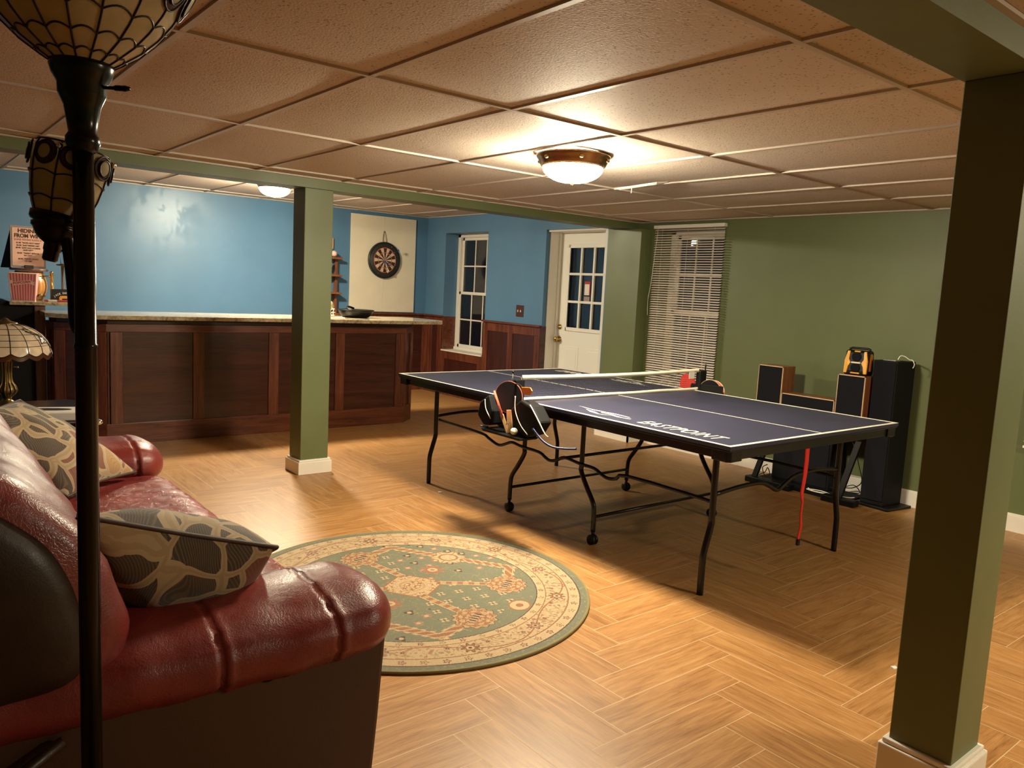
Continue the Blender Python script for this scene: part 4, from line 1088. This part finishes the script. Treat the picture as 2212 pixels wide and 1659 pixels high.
# back counter at the left end, higher
bc = thing('back_cabinet', 'tall dark cabinet with a granite slab left of the bar', 'cabinet', (.5, 7.4, 0))
part('body', MB().box(-.10, .93, 7.16, 7.66, 0, 1.065), M['blackm'], bc)
part('corner_post', MB().box(.93, 1.005, 7.135, 7.22, 0, 1.065), M['oak'], bc, bevel=.004)
part('side_board', MB().box(.93, .96, 7.22, 7.66, 0, 1.065), M['oak'], bc)
part('slab', MB().box(.76, 1.29, 7.08, 7.70, 1.068, 1.096), M['granite'], bc, bevel=.004)
part('slab', MB().box(-.12, .757, 7.16, 7.70, 1.068, 1.090), M['blackm'], bc, label='dark rear run of the slab')
SZ = 1.097
# popcorn bucket
pc = thing('popcorn_bucket', 'pink and white striped popcorn bucket on the granite shelf', 'bucket', (.875, 7.22, SZ))
a0, a1 = .076, .094; cxp, cyp, hh = .878, 7.245, .215
def tap(m_, c, w0, w1, d0, d1, z0_, z1_):
    vs = [(c[0]+sx*w, c[1]+sy*d, z) for z, w, d in ((z0_, w0, d0), (z1_, w1, d1)) for sx, sy in ((-1, -1), (1, -1), (1, 1), (-1, 1))]
    return m_.add(vs, [(3, 2, 1, 0), (0, 1, 5, 4), (1, 2, 6, 5), (2, 3, 7, 6), (3, 0, 4, 7)])
RPC = Matrix.Translation((cxp, cyp, 0)) @ Matrix.Rotation(math.radians(-13), 4, 'Z') @ Matrix.Translation((-cxp, -cyp, 0))
part('tub', tap(MB(), (cxp, cyp), a0, a1, a0, a1, SZ, SZ+hh).xf(RPC), M['pink'], pc)
for k in range(9):
    u = -.86+1.72*k/8; m_ = MB()
    m_.add([(cxp+u*a0-.0022, cyp-a0-.0008, SZ+.004), (cxp+u*a0+.0022, cyp-a0-.0008, SZ+.004), (cxp+u*a1+.0026, cyp-a1-.0008, SZ+hh-.004), (cxp+u*a1-.0026, cyp-a1-.0008, SZ+hh-.004)], [(0, 1, 2, 3)])
    part('stripe', m_.xf(RPC), M['pinkd'], pc)
rimm = MB()
for s_, r in ((0, a0), (1, a1)): rimm.tube([(cxp+x*r, cyp+y*r, SZ+hh*s_) for x, y in ((-1, -1), (1, -1), (1, 1), (-1, 1))], .0028, 6, closed=True)
for x in (-1, 1): rimm.tube([(cxp+x*a0, cyp-a0, SZ), (cxp+x*a1, cyp-a1, SZ+hh)], .0028, 6)
part('rim', rimm.xf(RPC), M['pinkl'], pc)
ybn = cyp-.0905
bn = MB().add([(cxp-.068, ybn, SZ+.118), (cxp+.055, ybn, SZ+.138), (cxp+.058, ybn, SZ+.166), (cxp-.066, ybn, SZ+.146)], [(0, 1, 2, 3)])
bn.add([(cxp+.055, ybn+.0005, SZ+.130), (cxp+.082, ybn+.0005, SZ+.124), (cxp+.074, ybn+.0005, SZ+.138), (cxp+.080, ybn+.0005, SZ+.150), (cxp+.055, ybn+.0005, SZ+.155)], [(0, 1, 2, 3, 4)])
bn.add([(cxp-.066, ybn+.0005, SZ+.130), (cxp-.090, ybn+.0005, SZ+.136), (cxp-.080, ybn+.0005, SZ+.148), (cxp-.086, ybn+.0005, SZ+.162), (cxp-.066, ybn+.0005, SZ+.156)], [(0, 1, 2, 3, 4)])
part('banner', bn.xf(RPC), M['pinkl'], pc)
tm = text_mb('POPCORN', .024, frame((cxp-.005, ybn-.0012, SZ+.142), (1, 0, .16), (-.16, 0, 1)), .0003, 0, .0008, 'CENTER', 1.05)
part('lettering', tm.xf(RPC), M['pinkd'], pc, label='dark red lettering')
# barrel
br = thing('barrel', 'small wooden barrel behind the popcorn bucket', 'barrel', (.945, 7.50, SZ))
pr = [(.095, 0), (.112, .03), (.128, .075), (.132, .115), (.128, .155), (.112, .20), (.097, .232)]
part('staves', MB().lathe(pr, (.945, 7.50), SZ, 32), M['barrel'], br)
for z, r in ((.035, .1155), (.195, .1155)): part('hoop', MB().lathe([(r, z-.007), (r+.002, z), (r, z+.007)], (.945, 7.50), SZ, 32, cap=False), M['brassold'], br)
part('lid', MB().lathe([(.135, .236), (.138, .244), (.135, .252)], (.945, 7.50), SZ, 32), M['walnut'], br)
part('tap', MB().tube([(1.00, 7.395, SZ+.045), (1.005, 7.365, SZ+.045)], .006, 8).sphere((1.006, 7.360, SZ+.045), .010, 10, 6), M['chrome'], br)
# sign
sg = thing('joke_sign', 'framed pink paper sign listing bar phone prices standing on the barrel', 'sign', (.93, 7.42, SZ+.253))
sz0 = SZ+.258; fmS = frame((.938, 7.46, sz0), (1, .10, 0), (.015, .07, 1))
def SB(u0, u1, z0_, z1_, o0, o1): return MB().box(u0, u1, z0_, z1_, o0, o1).xf(fmS)
part('board', SB(-.125, .125, 0, .335, -.010, .0), M['sframe'], sg)
part('paper', SB(-.112, .112, .014, .318, .0, .0015), M['paper'], sg)
part('easel_back', MB().add([fmS @ Vector(q) for q in ((-.122, .01, -.01), (-.118, .33, -.01), (-.175, .0, -.10), (-.10, .0, -.10))], [(0, 1, 2), (1, 3, 2), (0, 2, 3), (0, 3, 1)]), M['blackm'], sg)
part('clip', SB(-.030, .035, -.006, .020, .0, .010), M['blackp'], sg, bevel=.003)
def ST(txt, sz, z, mat, u=0, b=.0006, sx=1.0, al='CENTER'):
    part('lettering', text_mb(txt, sz, fmS @ Matrix.Translation((u, z, .0022)), .0003, 0, b, al, 1.0, sx), mat, sg)
ST('HIDING', .044, .294, M['ink'], 0, .0012, .95); ST('FROM WIFE', .044, .254, M['ink'], 0, .0012, .86)
ST('$ BAR PHONE RATES $', .021, .224, M['ink2'], 0, .0004, .9)
for t_, z in (('$1.00  "NOPE, NOT HERE"', .198), ('$2.00  "JUST MISSED HIM"', .178), ('$3.00  "JUST HAD A DRINK', .158), ('AND LEFT"', .140), ('$4.00  "HASN\'T BEEN IN', .116), ('ALL DAY"', .098), ('$5.00  "NEVER HEARD', .070), ('OF HIM"', .052)):
    ST(t_, .0155, z, M['ink'], 0, .0003, .95)
# glass funnel stand, brass post, black box, red pack
gs = thing('drink_dispenser', 'clear glass funnel on a slim metal stem on the granite shelf', 'dispenser', (1.178, 7.44, SZ))
part('stem', MB().lathe([(.045, 0), (.045, .006), (.012, .012), (.0115, .30)], (1.178, 7.44), SZ, 16), M['chrome'], gs)
part('ring', MB().lathe([(.020, .286), (.046, .290), (.046, .298), (.020, .302)], (1.178, 7.44), SZ, 20), M['brassold'], gs)
part('glass_funnel', MB().lathe([(.016, .302), (.018, .34), (.028, .38), (.046, .42), (.043, .42), (.025, .38), (.015, .34), (.013, .305)], (1.178, 7.44), SZ, 20), M['glass'], gs)
bp = thing('brass_tap', 'brass tap post beside the barrel', 'tap', (1.095, 7.42, SZ))
part('post', MB().lathe([(.026, 0), (.026, .006), (.013, .012), (.013, .225), (.015, .228), (.004, .240)], (1.095, 7.42), SZ, 16), M['brass'], bp)
part('spout', MB().tube([(1.095, 7.42, SZ+.195), (1.05, 7.405, SZ+.195)], .006, 8), M['brass'], bp)
jd = thing('black_box', 'black box with white arched lettering beside the brass tap', 'box', (1.14, 7.26, SZ))
part('carton', MB().box(1.065, 1.255, 7.235, 7.30, SZ, SZ+.098), M['blackp'], jd, bevel=.002)
# arched lettering
s_txt = "JACK DANIEL'S"
for i, ch in enumerate(s_txt):
    if ch == ' ': continue
    u = (i-(len(s_txt)-1)/2)/(len(s_txt)-1); ang = -u*1.0; cx_ = 1.160+u*.150; cz_ = SZ+.068-.11*u*u
    part('lettering', text_mb(ch, .021, frame((cx_, 7.2338, cz_), (math.cos(ang), 0, math.sin(ang)), (-math.sin(ang), 0, math.cos(ang))), .0004, 0, .0006, 'CENTER', 1, .8), M['line'], jd)
part('yellow_mark', MB().prism([(1.118, SZ+.006), (1.118, SZ+.034), (1.128, SZ+.046), (1.190, SZ+.046), (1.198, SZ+.034), (1.198, SZ+.006), (1.176, SZ+.006), (1.176, SZ+.024), (1.138, SZ+.024), (1.138, SZ+.006)], 7.2325, 7.2352, 'y'), M['yellow'], jd)
rp = thing('card_pack', 'flat red pack with a white label at the shelf edge', 'pack', (1.11, 7.15, SZ))
part('pack', MB().box(1.005, 1.20, 7.105, 7.19, SZ, SZ+.014), M['redcase'], rp, bevel=.002)
part('label', MB().box(1.022, 1.082, 7.1035, 7.150, SZ+.002, SZ+.0155), M['frost'], rp)

# things on the bar: bowl, helmet, papers
BT = BZ+.046
bw = thing('serving_bowl', 'wide shallow black bowl on the granite bar top', 'bowl', (3.70, 7.05, BT))
bc_ = (3.60, 6.90)
part('bowl', MB().lathe([(.10, 0), (.125, .004), (.148, .028), (.168, .060), (.178, .078), (.172, .078), (.158, .058), (.138, .030), (.11, .012), (.02, .010)], bc_, BT, 36), M['blackp'], bw)
part('utensil', MB().tube([(bc_[0]-.02, bc_[1], BT+.06), (bc_[0]-.06, bc_[1]+.06, BT+.085), (bc_[0]-.02, bc_[1]+.12, BT+.10), (bc_[0]+.05, bc_[1]+.14, BT+.083)], .010, 8, smooth=4), M['blackp'], bw)
hm = thing('football_helmet', 'small gold football helmet with a black stripe beside the bowl', 'helmet', (3.32, 6.95, BT))
hc = Vector((3.290, 6.93, BT+.088))
def hp(th, phi, r=.085):  # th polar from +z, phi azimuth
    return hc+Vector((r*1.0*math.sin(th)*math.cos(phi), r*1.12*math.sin(th)*math.sin(phi), r*math.cos(th)))
vs = []; fs = []; NT_, NP = 18, 32
for i in range(NT_+1):
    for k in range(NP):
        phi = 2*PI*k/NP-PI/2; front = math.exp(-((math.sin((phi+PI/2)/2))/.42)**2)
        tmax = PI*.66-.50*front*PI*.36
        th = max(.01, tmax*i/NT_); vs.append(hp(th, phi))
for i in range(NT_):
    for k in range(NP): fs.append((i*NP+k, i*NP+(k+1) % NP, (i+1)*NP+(k+1) % NP, (i+1)*NP+k))
sh = part('shell', MB().add(vs, fs, 0, True), M['helmet'], hm)
sh.modifiers.new('thick', 'SOLIDIFY').thickness = .006
part('stripe', MB().add([hp(th, PI/2+s_*.0+(-1 if q else 1)*0, .0868)+Vector((dx, 0, 0)) for q in (0,) for th in [(-1.15+2.6*i/20) for i in range(21)] for s_, dx in ((0, -.009), (0, .009))], [(2*i, 2*i+1, 2*i+3, 2*i+2) for i in range(20)], 0, True), M['blackp'], hm)
part('liner', MB().sphere(tuple(hc+Vector((0, .006, -.006))), .074, 16, 10), M['blackm'], hm)
fm_ = MB()
for z, rr in ((-.010, .098), (-.040, .105), (-.066, .100)):
    fm_.tube([hc+Vector((rr*.82*math.cos(a), rr*1.20*math.sin(a), z)) for a in [PI+.35+(PI-.7)*i/14 for i in range(15)]], .0042, 8)
for a in (PI*1.38, PI*1.5, PI*1.62): fm_.tube([hc+Vector((.100*.82*math.cos(a), .102*1.2*math.sin(a), z)) for z in (-.005, -.04, -.070)], .0042, 8)
part('face_mask', fm_, M['line'], hm)
solo('paper_stack', MB().prism([(3.22, 6.76), (3.405, 6.74), (3.42, 6.83), (3.24, 6.88)], BT, BT+.006), M['frost'], 'white papers lying under the helmet on the bar', 'papers')

# ------------------------------------------------------------------ back wall: board, dartboard, rack
ybk = YB-.003
db = thing('backing_board', 'tall cream plywood board mounted behind the dartboard', 'board', (4.94, YB, 1.02))
part('board', MB().box(4.478, 4.938, YB-.022, YB-.002, 1.018, 2.205), M['cream'], db, bevel=.002)
part('board', MB().box(4.940, 5.400, YB-.022, YB-.002, 1.018, 2.205), M['cream'], db, bevel=.002)
DCx, DCz, DYb = 4.935, 1.665, YB-.024
dt = thing('dartboard', 'round dartboard with black number ring on the cream board', 'dartboard', (DCx, DYb, DCz))
fmD = frame((DCx, DYb-.034, DCz), (1, 0, 0), (0, 0, 1))
def ringD(r0, r1, z, a0=0, a1=2*PI, n=48):
    vs = []; 
    for i in range(n+1):
        a = a0+(a1-a0)*i/n
        vs += [fmD @ Vector((r0*math.cos(a), r0*math.sin(a), z)), fmD @ Vector((r1*math.cos(a), r1*math.sin(a), z))]
    return vs, [(2*i, 2*i+1, 2*i+3, 2*i+2) for i in range(n)]
part('body', MB().lathe([(.222, -.034), (.227, -.026), (.227, -.004), (.222, .0), (.001, .0)], axis=fmD, seg=56), M['numring'], dt)
part('outer_rim', MB().tube([fmD @ Vector((.213*math.cos(2*PI*i/56), .213*math.sin(2*PI*i/56), .001)) for i in range(56)], .004, 6, closed=True), M['blackp'], dt)
fc = MB()
for k in range(20):
    a = PI/2+(k-.5)*2*PI/20; b = a+2*PI/20
    for r0, r1, ring in ((.012, .090, 0), (.090, .097, 1), (.097, .149, 0), (.149, .157, 1)):
        vs, fs = ringD(r0, r1, .0012, a, b, 3); dark = k % 2 == 0
        fc.add(vs, fs, (2 if ring else (0 if dark else 1)))
vs, fs = ringD(.0005, .012, .0013, n=24); fc.add(vs, fs, 2)
part('face', fc, [M['dartdark'], M['dartcream'], M['coral']], dt)
wr = MB()
for r in (.012, .090, .097, .149, .157): wr.tube([fmD @ Vector((r*math.cos(2*PI*i/48), r*math.sin(2*PI*i/48), .002)) for i in range(48)], .0007, 4, closed=True)
for k in range(20):
    a = PI/2+(k-.5)*2*PI/20; wr.tube([fmD @ Vector((.012*math.cos(a), .012*math.sin(a), .002)), fmD @ Vector((.157*math.cos(a), .157*math.sin(a), .002))], .0007, 4)
part('wires', wr, M['brassold'], dt)
st_ = MB()
for k in range(8):
    a = 2*PI*k/8+.3; st_.sphere(tuple(fmD @ Vector((.192*math.cos(a), .192*math.sin(a), .001))), .004, 8, 6)
part('studs', st_, M['chrome'], dt)
ch = MB().tube([(DCx-.022, DYb-.012, DCz+.222), (DCx-.020, DYb-.008, DCz+.27), (DCx-.008, DYb-.006, DCz+.345), (DCx+.0, DYb-.006, DCz+.357), (DCx+.008, DYb-.006, DCz+.345), (DCx+.022, DYb-.008, DCz+.28), (DCx+.028, DYb-.012, DCz+.222)], .0035, 6, smooth=4)
part('chain', ch, M['brassold'], dt)
for k, (u, v_, du, dv, lb) in enumerate(((-.075, -.012, .02, -.01, 'dart with blue flight left of the bullseye'), (-.008, -.028, -.002, -.012, 'dart with blue flight just below the bullseye'), (.098, .085, .035, .045, 'dart with blue flight near the upper right of the board'), (-.012, -.095, .0, -.05, 'dart hanging low on the board under the bullseye'))):
    d_ = thing('dart', lb, 'dart', tuple(fmD @ Vector((u, v_, .0))), 'darts in the dartboard')
    p0 = fmD @ Vector((u, v_, .001)); p1 = fmD @ Vector((u+du*.4, v_+dv*.4, .05)); p2 = fmD @ Vector((u+du, v_+dv, .115))
    part('barrel', MB().tube([p0, p0.lerp(p1, .4), p1], [.0012, .0045, .0045], 8), M['brass'], d_)
    part('shaft', MB().tube([p1, p2], .0022, 6), M['blackp'], d_)
    fl_ = MB(); dd = (p2-p1).normalized(); s1 = dd.cross(Vector((0, 0, 1))).normalized(); s2 = dd.cross(s1)
    for s_ in (s1, -s1, s2, -s2): fl_.add([p2-dd*.03, p2-dd*.018+s_*.017, p2+s_*.017, p2], [(0, 1, 2, 3)])
    part('flight', fl_, M['bluef'] if k < 3 else M['frost'], d_)
rk = thing('wall_rack', 'small red-brown wooden shelf rack on the blue back wall', 'shelf', (4.1, 8.65, .85))
for x in (3.92, 4.262): part('upright', MB().box(x, x+.030, 8.715, 8.765, .86, 1.645), M['walnut'], rk, bevel=.002)
for z in (1.645, 1.44, 1.232, .98): part('shelf', MB().box(3.90, 4.310, 8.625, YB-.004, z-.012, z+.012), M['walnut'], rk, bevel=.002)
bq = thing('ball_display', 'baseball in a clear case on top of the wooden rack', 'baseball', (4.205, 8.66, 1.657))
part('ball', MB().sphere((4.212, 8.66, 1.657+.040), .036, 18, 12), M['pinkl'], bq)
part('stand', MB().lathe([(.035, 0), (.030, .006), (.018, .010)], (4.212, 8.66), 1.657, 16), M['brassold'], bq)
solo('picture_plaque', MB().box(4.10, 4.245, 8.745, YB-.002, 1.755, 1.885), M['tan'], 'small tan plaque on the back wall above the wooden rack', 'plaque', bevel=.003)
solo('wine_glass', MB().lathe([(.03, 0), (.004, .006), (.004, .06), (.03, .085), (.034, .12), (.030, .15)], (4.16, 8.66), 1.453, 18), M['glass'], 'clear glass standing on the middle shelf of the wooden rack', 'glass')
# switch plate on blue wall
sw = thing('light_switch', 'dark brown double switch plate on the blue wall near the door', 'light switch', (XW, 6.80, 1.14))
part('plate', MB().box(XW-.007, XW-.001, 6.738, 6.868, 1.080, 1.210), M['plate'], sw, bevel=.002)
for y in (6.78, 6.826): part('toggle', MB().box(XW-.018, XW-.006, y-.005, y+.005, 1.132, 1.156), M['doorwhite'], sw, bevel=.002)

# ================================================================== BLINDS
def blind(label, y0_, y1_, z0_, z1_, xb_):
    t = thing('window_blind', label, 'blind', (xb_, (y0_+y1_)/2, z0_))
    part('headrail', MB().box(xb_-.022, xb_+.022, y0_, y1_, z1_-.030, z1_), M['doorwhite'], t, bevel=.003)
    s = MB(); n = int((z1_-z0_-.05)/.0215); rnd = random.Random(2)
    for k in range(n):
        z = z1_-.045-k*.0215; tilt = math.radians(26+rnd.uniform(-2, 2)); wv = rnd.uniform(-.0012, .0012)
        vs = []
        for q, y in enumerate((y0_+.004, (y0_+y1_)/2, y1_-.004)):
            for u in (-.0125, 0, .0125):
                vs.append((xb_+u*math.cos(tilt), y, z+u*math.sin(tilt)+(.0016 if u == 0 else 0)+(wv if q == 1 else 0)))
        s.add(vs, [(0, 1, 4, 3), (1, 2, 5, 4), (3, 4, 7, 6), (4, 5, 8, 7)], 0, True)
    part('slats', s, M['slat'], t)
    c = MB()
    for y in (y0_+.10, (y0_+y1_)/2, y1_-.10): c.tube([(xb_-.013, y, z0_), (xb_-.013, y, z1_-.02)], .0011, 5)
    part('ladder_cords', c, M['slat'], t)
    part('bottom_rail', MB().box(xb_-.013, xb_+.013, y0_+.002, y1_-.002, z0_-.012, z0_+.004), M['doorwhite'], t, bevel=.003)
    part('tilt_wand', MB().tube([(xb_-.026, y1_-.06, z1_-.02), (xb_-.028, y1_-.02, z1_-.5), (xb_-.028, y1_+.006, z1_-.68), (xb_-.028, y1_-.002, z1_-.82)], .0018, 6, smooth=4), M['doorwhite'], t)
blind('white slatted blind over the window behind the ping-pong table', 4.085, 4.862, .42, 2.025, XW-.040)
blind('short end of a white slatted blind at the right frame edge', .82, 1.715, .565, 2.02, XW-.040)

# ================================================================== SPEAKERS, STAND, CASE
sk = thing('media_stand', 'black metal stand with slanted legs against the green wall', 'stand', (5.33, 3.0, 0))
part('top_plate', MB().box(5.215, 5.56, 2.606, 3.47, .488, .505), M['blackm'], sk, bevel=.003)
part('foot_rail', MB().box(5.155, 5.235, 2.555, 2.80, .0, .045), M['blackp'], sk, bevel=.006)
part('foot_rail', MB().box(5.155, 5.235, 3.05, 3.43, .0, .045), M['blackp'], sk, bevel=.006)
part('floor_plate', MB().box(5.235, 5.57, 2.645, 3.42, .0, .022), M['blackm'], sk)
for ya, yb in ((3.375, 3.30), (2.690, 2.625)):
    part('leg', MB().add([(5.19, ya-.022, .04), (5.19, ya+.022, .04), (5.30, yb+.022, .49), (5.30, yb-.022, .49), (5.215, ya-.022, .04), (5.215, ya+.022, .04), (5.325, yb+.022, .49), (5.325, yb-.022, .49)], [(0, 1, 2, 3), (7, 6, 5, 4), (0, 4, 5, 1), (1, 5, 6, 2), (2, 6, 7, 3), (3, 7, 4, 0)]), M['blackp'], sk, bevel=.004)
cbx = thing('subwoofer', 'large matte black box speaker under the stand', 'speaker', (5.48, 3.1, .022))
part('cabinet', MB().box(5.36, 5.565, 2.86, 3.33, .024, .47), M['blackm'], cbx, bevel=.006)
part('grille', MB().box(5.352, 5.36, 2.875, 3.315, .04, .455), M['cloth'], cbx, bevel=.002)
def speaker(label, ya, yb, z0_, z1_, xf_=5.245, xbk=5.41):
    t = thing('speaker', label, 'speaker', (xf_, (ya+yb)/2, z0_), 'wood cased speakers on the stand')
    part('cabinet', MB().box(xf_+.006, xbk, ya, yb, z0_, z1_), M['walnut'], t, bevel=.002)
    e = .007; m_ = MB().box(xf_-.001, xf_+.006, ya, ya+e, z0_, z1_).box(xf_-.001, xf_+.006, yb-e, yb, z0_, z1_).box(xf_-.001, xf_+.006, ya, yb, z1_-e, z1_).box(xf_-.001, xf_+.006, ya, yb, z0_, z0_+e)
    part('edge_banding', m_, M['maple'], t)
    part('grille', MB().box(xf_-.004, xf_+.006, ya+e, yb-e, z0_+e, z1_-e), M['cloth'], t)
    return t
speaker('left upright speaker in walnut case with black grille', 3.238, 3.448, .506, .905)
cs_ = speaker('low wide centre speaker between the two upright ones', 2.812, 3.234, .506, .712, 5.243, 5.40)
part('badge', MB().box(5.243, 5.262, 2.99, 3.06, .7125, .716), M['chrome'], cs_)
speaker('right upright speaker in walnut case under the yellow radio', 2.606, 2.806, .506, .905)
# yellow-black radio
rd = thing('jobsite_radio', 'yellow and black rugged radio standing on the right upright speaker', 'radio', (5.33, 2.71, .905))
RM = Matrix.Translation((5.325, 2.705, .906)) @ Matrix.Rotation(math.radians(6), 4, 'Z') 
bd_ = [(-.055, 0), (.055, 0), (.062, .03), (.050, .155), (.035, .172), (-.035, .172), (-.048, .155), (-.058, .03)]
part('body', MB().prism(bd_, -.080, .080, 'y').xf(RM), M['blackp'], rd, bevel=.010)
for sy in (-1, 1):
    poly = [(.079*sy, .012), (.058*sy, .012), (.050*sy, .060), (.036*sy, .085), (.050*sy, .110), (.046*sy, .165), (.064*sy, .168), (.079*sy, .10)]
    mm = MB().prism(poly, -.0665, -.050, 'x')
    for i, v3 in enumerate(mm.v): v3.x += .016*max(0, (v3.z-.03)/.14)
    part('yellow_guard', mm.xf(RM), M['yellow'], rd, bevel=.003)
for z in (.052, .128):
    mm = MB().lathe([(.033, 0), (.033, .006), (.020, .004), (.004, .004)], axis=Matrix.Translation((-.058+.10*(z-.03)*.9, 0, z)) @ Matrix.Rotation(-PI/2, 4, 'Y'), seg=20)
    part('speaker_cone', mm.xf(RM), M['cloth'], rd)
part('band', MB().box(-.064, -.050, -.032, .032, .082, .092).xf(RM), M['netw'], rd, bevel=.002)
part('yellow_foot', MB().box(-.066, -.050, -.030, .030, .010, .020).xf(RM), M['yellow'], rd, bevel=.002)
part('yellow_tab', MB().box(-.048, -.030, -.020, .020, .160, .170).xf(RM), M['yellow'], rd, bevel=.002)
part('side_plate', MB().prism([(-.030, .03), (.020, .03), (.022, .14), (.008, .152), (-.020, .150), (-.028, .11)], -.0845, -.079, 'y').xf(RM), M['orange'], rd, bevel=.003)
part('handle', MB().tube([Vector(q) for q in ((0, -.070, .165), (0, -.068, .180), (0, -.055, .186), (0, .055, .186), (0, .068, .180), (0, .070, .165))], .008, 8).xf(RM), M['blackp'], rd)
# tower speaker
tw = thing('tower_speaker', 'tall slim black tower speaker on a flat base at the green wall', 'speaker', (5.42, 2.50, 0))
part('base', MB().prism([(5.30, 2.63), (5.28, 2.38), (5.55, 2.34), (5.57, 2.62)], 0, .020), M['blackp'], tw, bevel=.004)
part('cabinet', MB().prism([(5.325, 2.60), (5.325, 2.435), (5.545, 2.415), (5.545, 2.60)], .020, 1.022), M['blackm'], tw, bevel=.004)
part('grille', MB().box(5.317, 5.326, 2.442, 2.592, .05, 1.015), M['cloth'], tw, bevel=.002)
sb = thing('signal_box', 'little silver switch box with a white cable on the tower speaker', 'box', (5.37, 2.50, 1.023))
part('case', MB().box(5.335, 5.40, 2.455, 2.545, 1.023, 1.036), M['chrome'], sb, bevel=.002)
part('cable', MB().tube([(5.37, 2.46, 1.036), (5.38, 2.45, 1.062), (5.40, 2.43, 1.060), (5.42, 2.405, 1.040), (5.42, 2.385, 1.038), (5.42, 2.370, 1.010), (5.42, 2.378, .985)], .0032, 8, smooth=5), M['ball'], sb)
# power strip, adapter and cables on the floor
ot = thing('power_adapter', 'white plastic box on the floor between the stand and the tower speaker', 'adapter', (5.52, 2.78, 0))
part('box', MB().box(5.50, 5.572, 2.68, 2.80, .022, .14), M['frost'], ot, bevel=.005)
rnd = random.Random(8)
def cable(label, pts, mat, r=.0035):
    solo('cable', MB().tube(pts, r, 6, smooth=6), mat, label, 'cable', group=None)
cable('white tangled cable on the stand foot beside the subwoofer', [(5.30, 2.98, .03), (5.24, 2.90, .032), (5.26, 2.80, .032), (5.22, 2.86, .034), (5.245, 2.96, .034), (5.28, 2.86, .036), (5.25, 2.75, .034), (5.29, 2.66, .034), (5.33, 2.64, .034)], M['ball'])
cable('black cable looping in front of the white box behind the stand', [(5.34, 2.72, .45), (5.30, 2.66, .40), (5.32, 2.63, .28), (5.33, 2.60, .16), (5.34, 2.66, .10), (5.36, 2.74, .08), (5.38, 2.80, .06)], M['blackp'])
cable('black cable lying behind the stand legs near the tower speaker', [(5.36, 2.84, .06), (5.38, 2.72, .05), (5.40, 2.64, .06), (5.42, 2.70, .10), (5.44, 2.80, .05)], M['blackp'])
cable('thin cables coiled by the left foot of the stand', [(5.33, 3.42, .03), (5.35, 3.38, .06), (5.34, 3.355, .10), (5.36, 3.345, .05), (5.33, 3.36, .03), (5.34, 3.40, .09), (5.36, 3.37, .12)], M['blackp'])
# crumb of paper on floor
solo('paper_scrap', MB().prism([(2.86, 4.24), (2.885, 4.235), (2.89, 4.25), (2.87, 4.26)], 0.0, .004), M['frost'], 'tiny white paper scrap on the floor left of the table', 'scrap')
solo('paper_scrap', MB().prism([(2.98, 1.25), (3.0, 1.245), (3.01, 1.26), (2.99, 1.27)], 0.0, .004), M['frost'], 'tiny white scrap on the floor beside the near green post', 'scrap')
